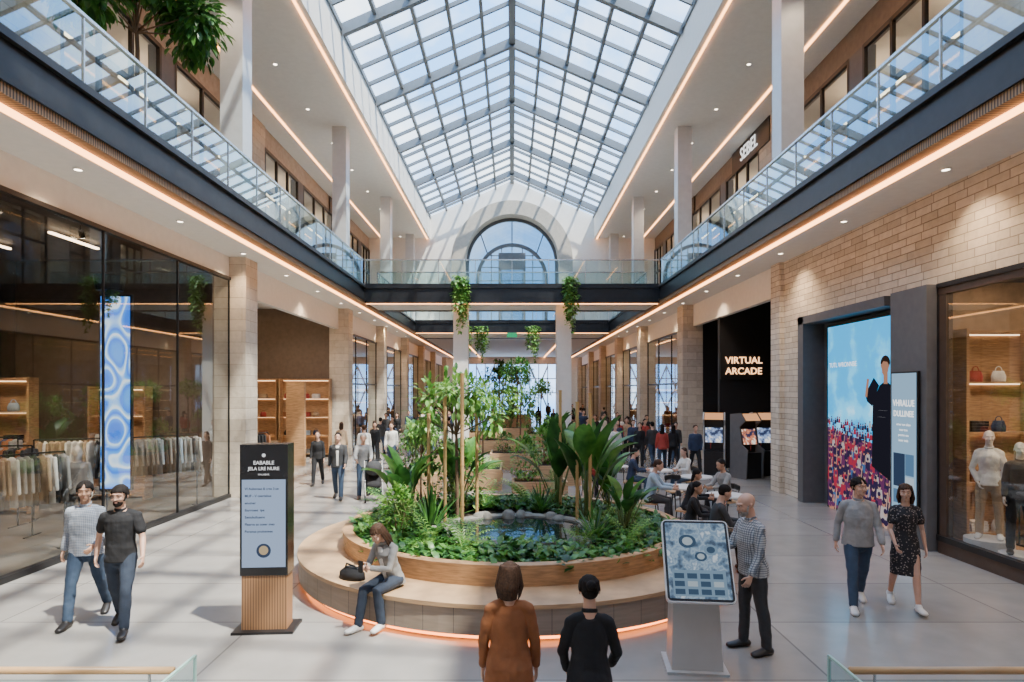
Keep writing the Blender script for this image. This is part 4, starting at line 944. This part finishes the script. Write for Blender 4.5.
NV=.0072
W1=((22,12,2,0),(-18,14,2,20));W2=((-16,16,2,22),(22,10,2,-4))
person('middle-aged man in grey plaid shirt and jeans, walking',(-5.36,8.05,0),12,1.78,False,skinB,pl1,jean,shoeB,'short',hairK,W1,((-22,12,30,10),(18,14,45,-8)),2,(15,0),1.0,vox=NV,fat=1.08)
person('bearded man in black t-shirt, jeans and glasses, walking',(-4.72,7.72,0),14,1.77,False,skinA,ckb,jeand,shoeB,'short',hairK,W2,((-26,20,30,6),(14,18,25,10)),1,(-8,4),.62,vox=NV,beard=hairK,glasses=True)
r_,hd=person('woman in grey cardigan and jeans sitting with a phone',(-1.50,8.02,0),-32,1.66,True,skinA,cgrey,jeand,shoeW,'long',hairB,((80,70,4,-4),(84,95,4,0)),((28,6,72,-38),(30,6,70,-38)),18,(-4,24),1.0,vox=NV,open_front=cwhite)
c=(hd[0][0]+hd[1][0])/2
T('phone','black smartphone held in two hands','phone',c+V((-.03,-.03,.03)),R(-32),mb=MB().box(-.036,.036,-.005,.005,-.07,.07),mats=[black])
T('handbag','black slouchy handbag lying on the oak bench','bag',(-2.08,8.33,.45),R(-30),mb=MB().limb([((0,0,.0),.2,.12),((0,0,.09),.19,.11),((0,0,.15),.11,.05)],14,side=(1,0,0),flat=True).limb([((-.12,0,.12),.012),((-.05,-.05,.2),.012),((.08,-.04,.18),.012),((.14,0,.10),.012)],8),mats=[ckb],smooth=True)
person('woman in rust suede jacket and jeans seen from behind',(-.02,4.75,0),180,1.61,True,skinA,cbrown,jean,shoeB,'bob',hairB,STAND,((6,12,8,2),(6,12,8,2)),2,(-10,4),1.0,vox=NV,fat=1.12,jacket=True)
person('woman in black sweater with gathered hair seen from behind',(.56,4.62,0),176,1.55,True,skinA,ckb,jeand,shoeB,'bun',hairK,STAND,((10,16,35,-10),(10,14,20,-10)),1,(6,6),1.0,vox=NV,fat=1.1)
person('bald bearded man in blue plaid shirt facing the touchscreen',(2.68,7.12,0),-78,1.76,False,skinA,pl2,ckc,shoeB,None,hairG,((4,4,5,0),(-4,3,5,0)),((24,8,62,-10),(6,8,20,0)),4,(-4,14),1.0,vox=NV,beard=hairG,fat=1.12)
person('middle-aged man in stone-grey shirt and jeans, walking',(4.62,8.55,0),-14,1.76,False,skinA,cstone,jean,shoeW,'short',hairK,W1,((-16,12,20,6),(12,12,20,2)),2,(24,0),1.0,vox=NV,fat=1.12)
person('woman in black floral dress and white sneakers, walking',(5.22,8.5,0),-16,1.66,True,skinA,flo,None,shoeW,'bob',hairB,((-14,14,2,20),(18,8,2,-6)),((10,10,35,-5),(-8,14,20,6)),2,(-14,0),.55,dress=flo,vox=NV)
MV=.0125
person('woman in black coat and dark trousers walking',(-5.95,19.6,0),8,1.66,True,skinA,ckb,ckb,shoeB,'long',hairB,W1,ARMS,2,(0,0),vox=MV)
person('man in black jacket and jeans walking',(-4.62,17.0,0),6,1.78,False,skinA,ckc,jean,shoeB,'short',hairK,W2,((-18,10,20,4),(16,10,30,0)),1,(0,0),vox=MV,open_front=cwhite)
person('grey-haired man in grey shirt pushing a stroller',(-4.02,17.3,0),14,1.76,False,skinA,cstone,jean,shoeT,'short',hairG,W1,((35,8,35,-5),(35,8,35,-5)),5,(0,8),vox=MV)
SIT=((82,84,6,0),(82,78,6,0))
SA=((30,8,60,-25),(30,8,60,-25))
person('man in light blue shirt sitting at a cafe table',(3.0,14.0,0),70,1.78,False,skinA,clblue,ckc,shoeB,'short',hairB,SIT,((40,8,45,-15),(40,8,50,-20)),14,(0,10),vox=MV)
person('woman with dark hair in black top at a cafe table',(3.6,13.1,0),60,1.66,True,skinB,ckb,ckc,shoeB,'bob',hairK,SIT,((30,8,60,-25),(30,8,70,-25)),14,(10,8),vox=MV)
person('dark-haired person in black jacket sitting on the bench',(3.25,10.3,0),84,1.76,False,skinA,ckc,ckb,shoeB,'short',hairK,SIT,SA,12,(10,12),vox=MV)
person('woman in dark coat sitting on the bench',(3.14,11.3,0),70,1.64,True,skinB,ckb,jeand,shoeB,'bob',hairK,SIT,SA,10,(-20,5),vox=MV)
person('man in dark shirt facing across a cafe table',(4.75,14.2,0),-70,1.74,False,skinB,cgrey,ckb,shoeB,'short',hairK,SIT,((35,8,50,-20),(35,8,50,-20)),10,(0,8),vox=MV)
person('woman in red top seated among the planters',(2.2,17.6,0),30,1.64,True,skinA,cred,ckb,shoeB,'long',hairB,SIT,SA,8,(0,5),vox=MV)
person('person in white shirt at a far cafe table',(4.75,17.4,0),-60,1.7,True,skinA,cwhite,jean,shoeW,'long',hairB,SIT,SA,8,(0,5),vox=MV)
person('person in navy sweater at a far cafe table',(3.2,17.2,0),80,1.7,False,skinA,cnavy,jean,shoeW,'short',hairK,SIT,SA,8,(0,5),vox=MV)
FV=.019
far=[('person in black coat walking through the mall',ckb,ckb,hairK,True,'long'),('man in dark jacket and jeans walking',ckc,jean,hairK,False,'short'),('person in navy top and dark trousers walking',cnavy,ckb,hairB,False,'short'),('woman in tan coat walking',ctan,ckb,hairB,True,'bob'),('person in pale shirt and jeans walking',cwhite,jean,hairB,False,'short'),('woman in red sweater walking',cred,jeand,hairK,True,'long')]
fl=[(4.75,23.8,0),(5.35,24.4,1),(5.95,23.6,0),(4.2,25.6,2),(6.5,25.4,1),(6.3,22.0,2),(5.3,22.6,5),(5.0,28,3),(5.6,27,5),(3.7,23,4),(3.9,30,0),(5.6,31,1),(4.6,32.5,4),(6.3,30,0),(3.2,27,1),(5.1,35,0),(4.0,36,2),(6.0,36.5,1),(-4.9,26,2),(-5.6,30,0),(-4.2,29,1),(-3.4,27,4),(-3.6,34,3),(-5.2,36,1),(-6.1,34,0),(-4.4,33,5),(-5.7,26.5,3),(-6.2,38.5,2),(-4.6,39,0),(-3.4,22.6,0),(-5.2,22.5,4),(4.5,42,2),(3.8,47,0),(-3.8,48,1),(5,53,1),(-4.6,55,2),(1.9,46,0),(-1.6,54,3),(-6.4,24,3)]
random.seed(9)
for i in range(60):
    y=U(23,60);x=random.choice([-1,1])*U(2.7,6.5);fl.append((x,y,random.choice([0,0,1,1,2,3,4,5])))
pr={}
taken=[(b_[0],b_[1],max(b_[2],b_[3])/2+.4) for b_ in bp]+[(x*q,y,.8) for x in(-2.22,2.25) for q,y in((1,28),(1.5,44))]+[(4.75,17.4,1),(4.6,16,1)]
def free(x,y):
    for a_,b_,r in taken:
        if (x-a_)**2+(y-b_)**2<r*r:return False
    return True
for x,y,k in fl:
    l,t,b_,hm_,fm,ht=far[k];rz=random.choice([0,180,10,170,-15,190])
    if not free(x,y) and k in pr: continue
    taken.append((x,y,.5))
    if k not in pr:
        o,_=person(l,(x,y,0),rz,1.72,fm,skinA,t,b_,shoeB,ht,hm_,W1 if k%2 else W2,ARMS,2,vox=FV,group='distant shoppers');pr[k]=o
    else: cp(pr[k],(x,y,0),R(rz),U(.94,1.02))
person('female mannequin in cream knit top and trousers on a plinth',(8.05,10.8,.4),-40,1.82,True,mann,cwhite,ctan,shoeW,None,hairG,STAND,((-5,16,30,-20),(4,10,10,4)),0,(10,0),vox=.011,name='mannequin',cat='mannequin')
person('mannequin in dark jacket on a low plinth',(8.02,10.1,.32),-30,1.76,True,mann,ckc,ckb,shoeB,None,hairG,STAND,ARMS,0,(0,0),1,vox=.0115,name='mannequin',cat='mannequin')
person('mannequin in a grey jacket inside the clothing shop',(-8.5,12.5,0),40,1.8,False,mann,cgrey,ckb,shoeB,None,hairG,STAND,ARMS,0,(0,0),vox=.013,name='mannequin',cat='mannequin')

# ---------------------------------------------------------------- furniture
def chair(x,y,rz):
    o=T('cafe_chair','slim black metal cafe chair with oak seat','chair',(x,y,0),rz,group='cafe chairs')
    P('seat',rbox(.21,.21,0,.03,.06),woodh,o,(0,0,.42),(R(90),0,0))
    for sx in(-1,1):
        for sy in(-1,1): P('leg',MB().cyl((sx*.2,sy*.2,0),(sx*.17,sy*.17,.42),.012,n=8),black,o)
    P('backrest',MB().limb([((-.2,.2,.74),.015,.06),((0,.23,.76),.015,.06),((.2,.2,.74),.015,.06)],8,side=(0,1,0)).cyl((-.17,.19,.42),(-.18,.2,.74),.01,n=8).cyl((.17,.19,.42),(.18,.2,.74),.01,n=8),black,o)
    return o
ch=chair(3.0,14.05,R(70))
for x,y,a in((3.6,13.15,60),(4.75,14.2,-70),(4.75,17.4,-60),(3.2,17.2,80),(4.0,15.6,10),(2.2,17.6,30),(5.2,16.2,-80)): cp(ch,(x,y,0),R(a))
tb=T('cafe_table','round white cafe table on a central steel pole','table',(3.85,14.3,0),group='cafe tables')
P('table_top',MB().cyl((0,0,.72),(0,0,.75),.4,n=32),whitepl,tb);P('pole',MB().cyl((0,0,.02),(0,0,.72),.03),chrome,tb);P('base',MB().cyl((0,0,0),(0,0,.02),.24,n=24),chrome,tb)
for x,y in((4.4,13.2),(3.95,17.3),(4.6,16.0),(2.9,18.2)): cp(tb,(x,y,0))
o=T('stroller','black baby stroller with canopy','stroller',(-3.62,16.75,0),R(14))
P('seat',MB().limb([((0,-.12,.42),.2,.1),((0,.1,.45),.2,.12),((0,.22,.75),.19,.06)],12,side=(1,0,0)),ckb,o,smooth=True)
P('canopy',MB().ell((0,.1,.85),(.22,.26,.2),nu=16,nv=10),ckc,o,smooth=True)
b=MB()
for s in(-1,1): b.cyl((s*.23,.42,1.02),(s*.22,-.3,.14),.014,n=8);b.cyl((s*.22,.3,.14),(s*.22,-.05,.55),.014,n=8)
P('frame',b,alum,o);P('handle',MB().cyl((-.23,.42,1.02),(.23,.42,1.02),.02,n=8),black,o);P('basket',MB().box(-.18,.18,-.15,.28,.18,.3),ckb,o)
for s in(-1,1):
    for y_,r in((-.3,.1),(.3,.13)): P('wheel',MB().cyl((s*.22-.02,y_,r),(s*.22+.02,y_,r),r,n=20),black,o)
for s in(-1,1):
    o=T('stair_balustrade','low glass balustrade with a round wooden handrail','railing',(s*2.08,4.2,0))
    P('glass_pane',MB().quad((0,0,0),(s*2.6,0,0),(s*2.6,0,1.0),(0,0,1.0)),rglass,o)
    P('glass_pane',MB().quad((0,0,0),(0,-1.8,0),(0,-1.8,1.16),(0,0,1.16)),rglass,o)
    P('glass_edge',MB().box(-.008,.008,-1.8,0,1.15,1.165).box(-.008,.008,-.008,.008,0,1.16),M('glass_edge_green',(.35,.55,.5),.1),o)
    P('handrail',MB().cyl((s*.14,0,1.06),(s*2.6,0,1.06),.024,n=16),M('brass_wood_rail',(.50,.30,.14),.35,var=.1),o,smooth=True)
    b=MB()
    for i in range(3): b.cyl((s*(.3+i*1.0),0,.98),(s*(.3+i*1.0),0,1.05),.01,n=8)
    P('bracket',b,chrome,o);P('base_rail',MB().box(0,s*2.6,-.04,.04,0,.1),steel,o)
print('objects',len(D.objects))
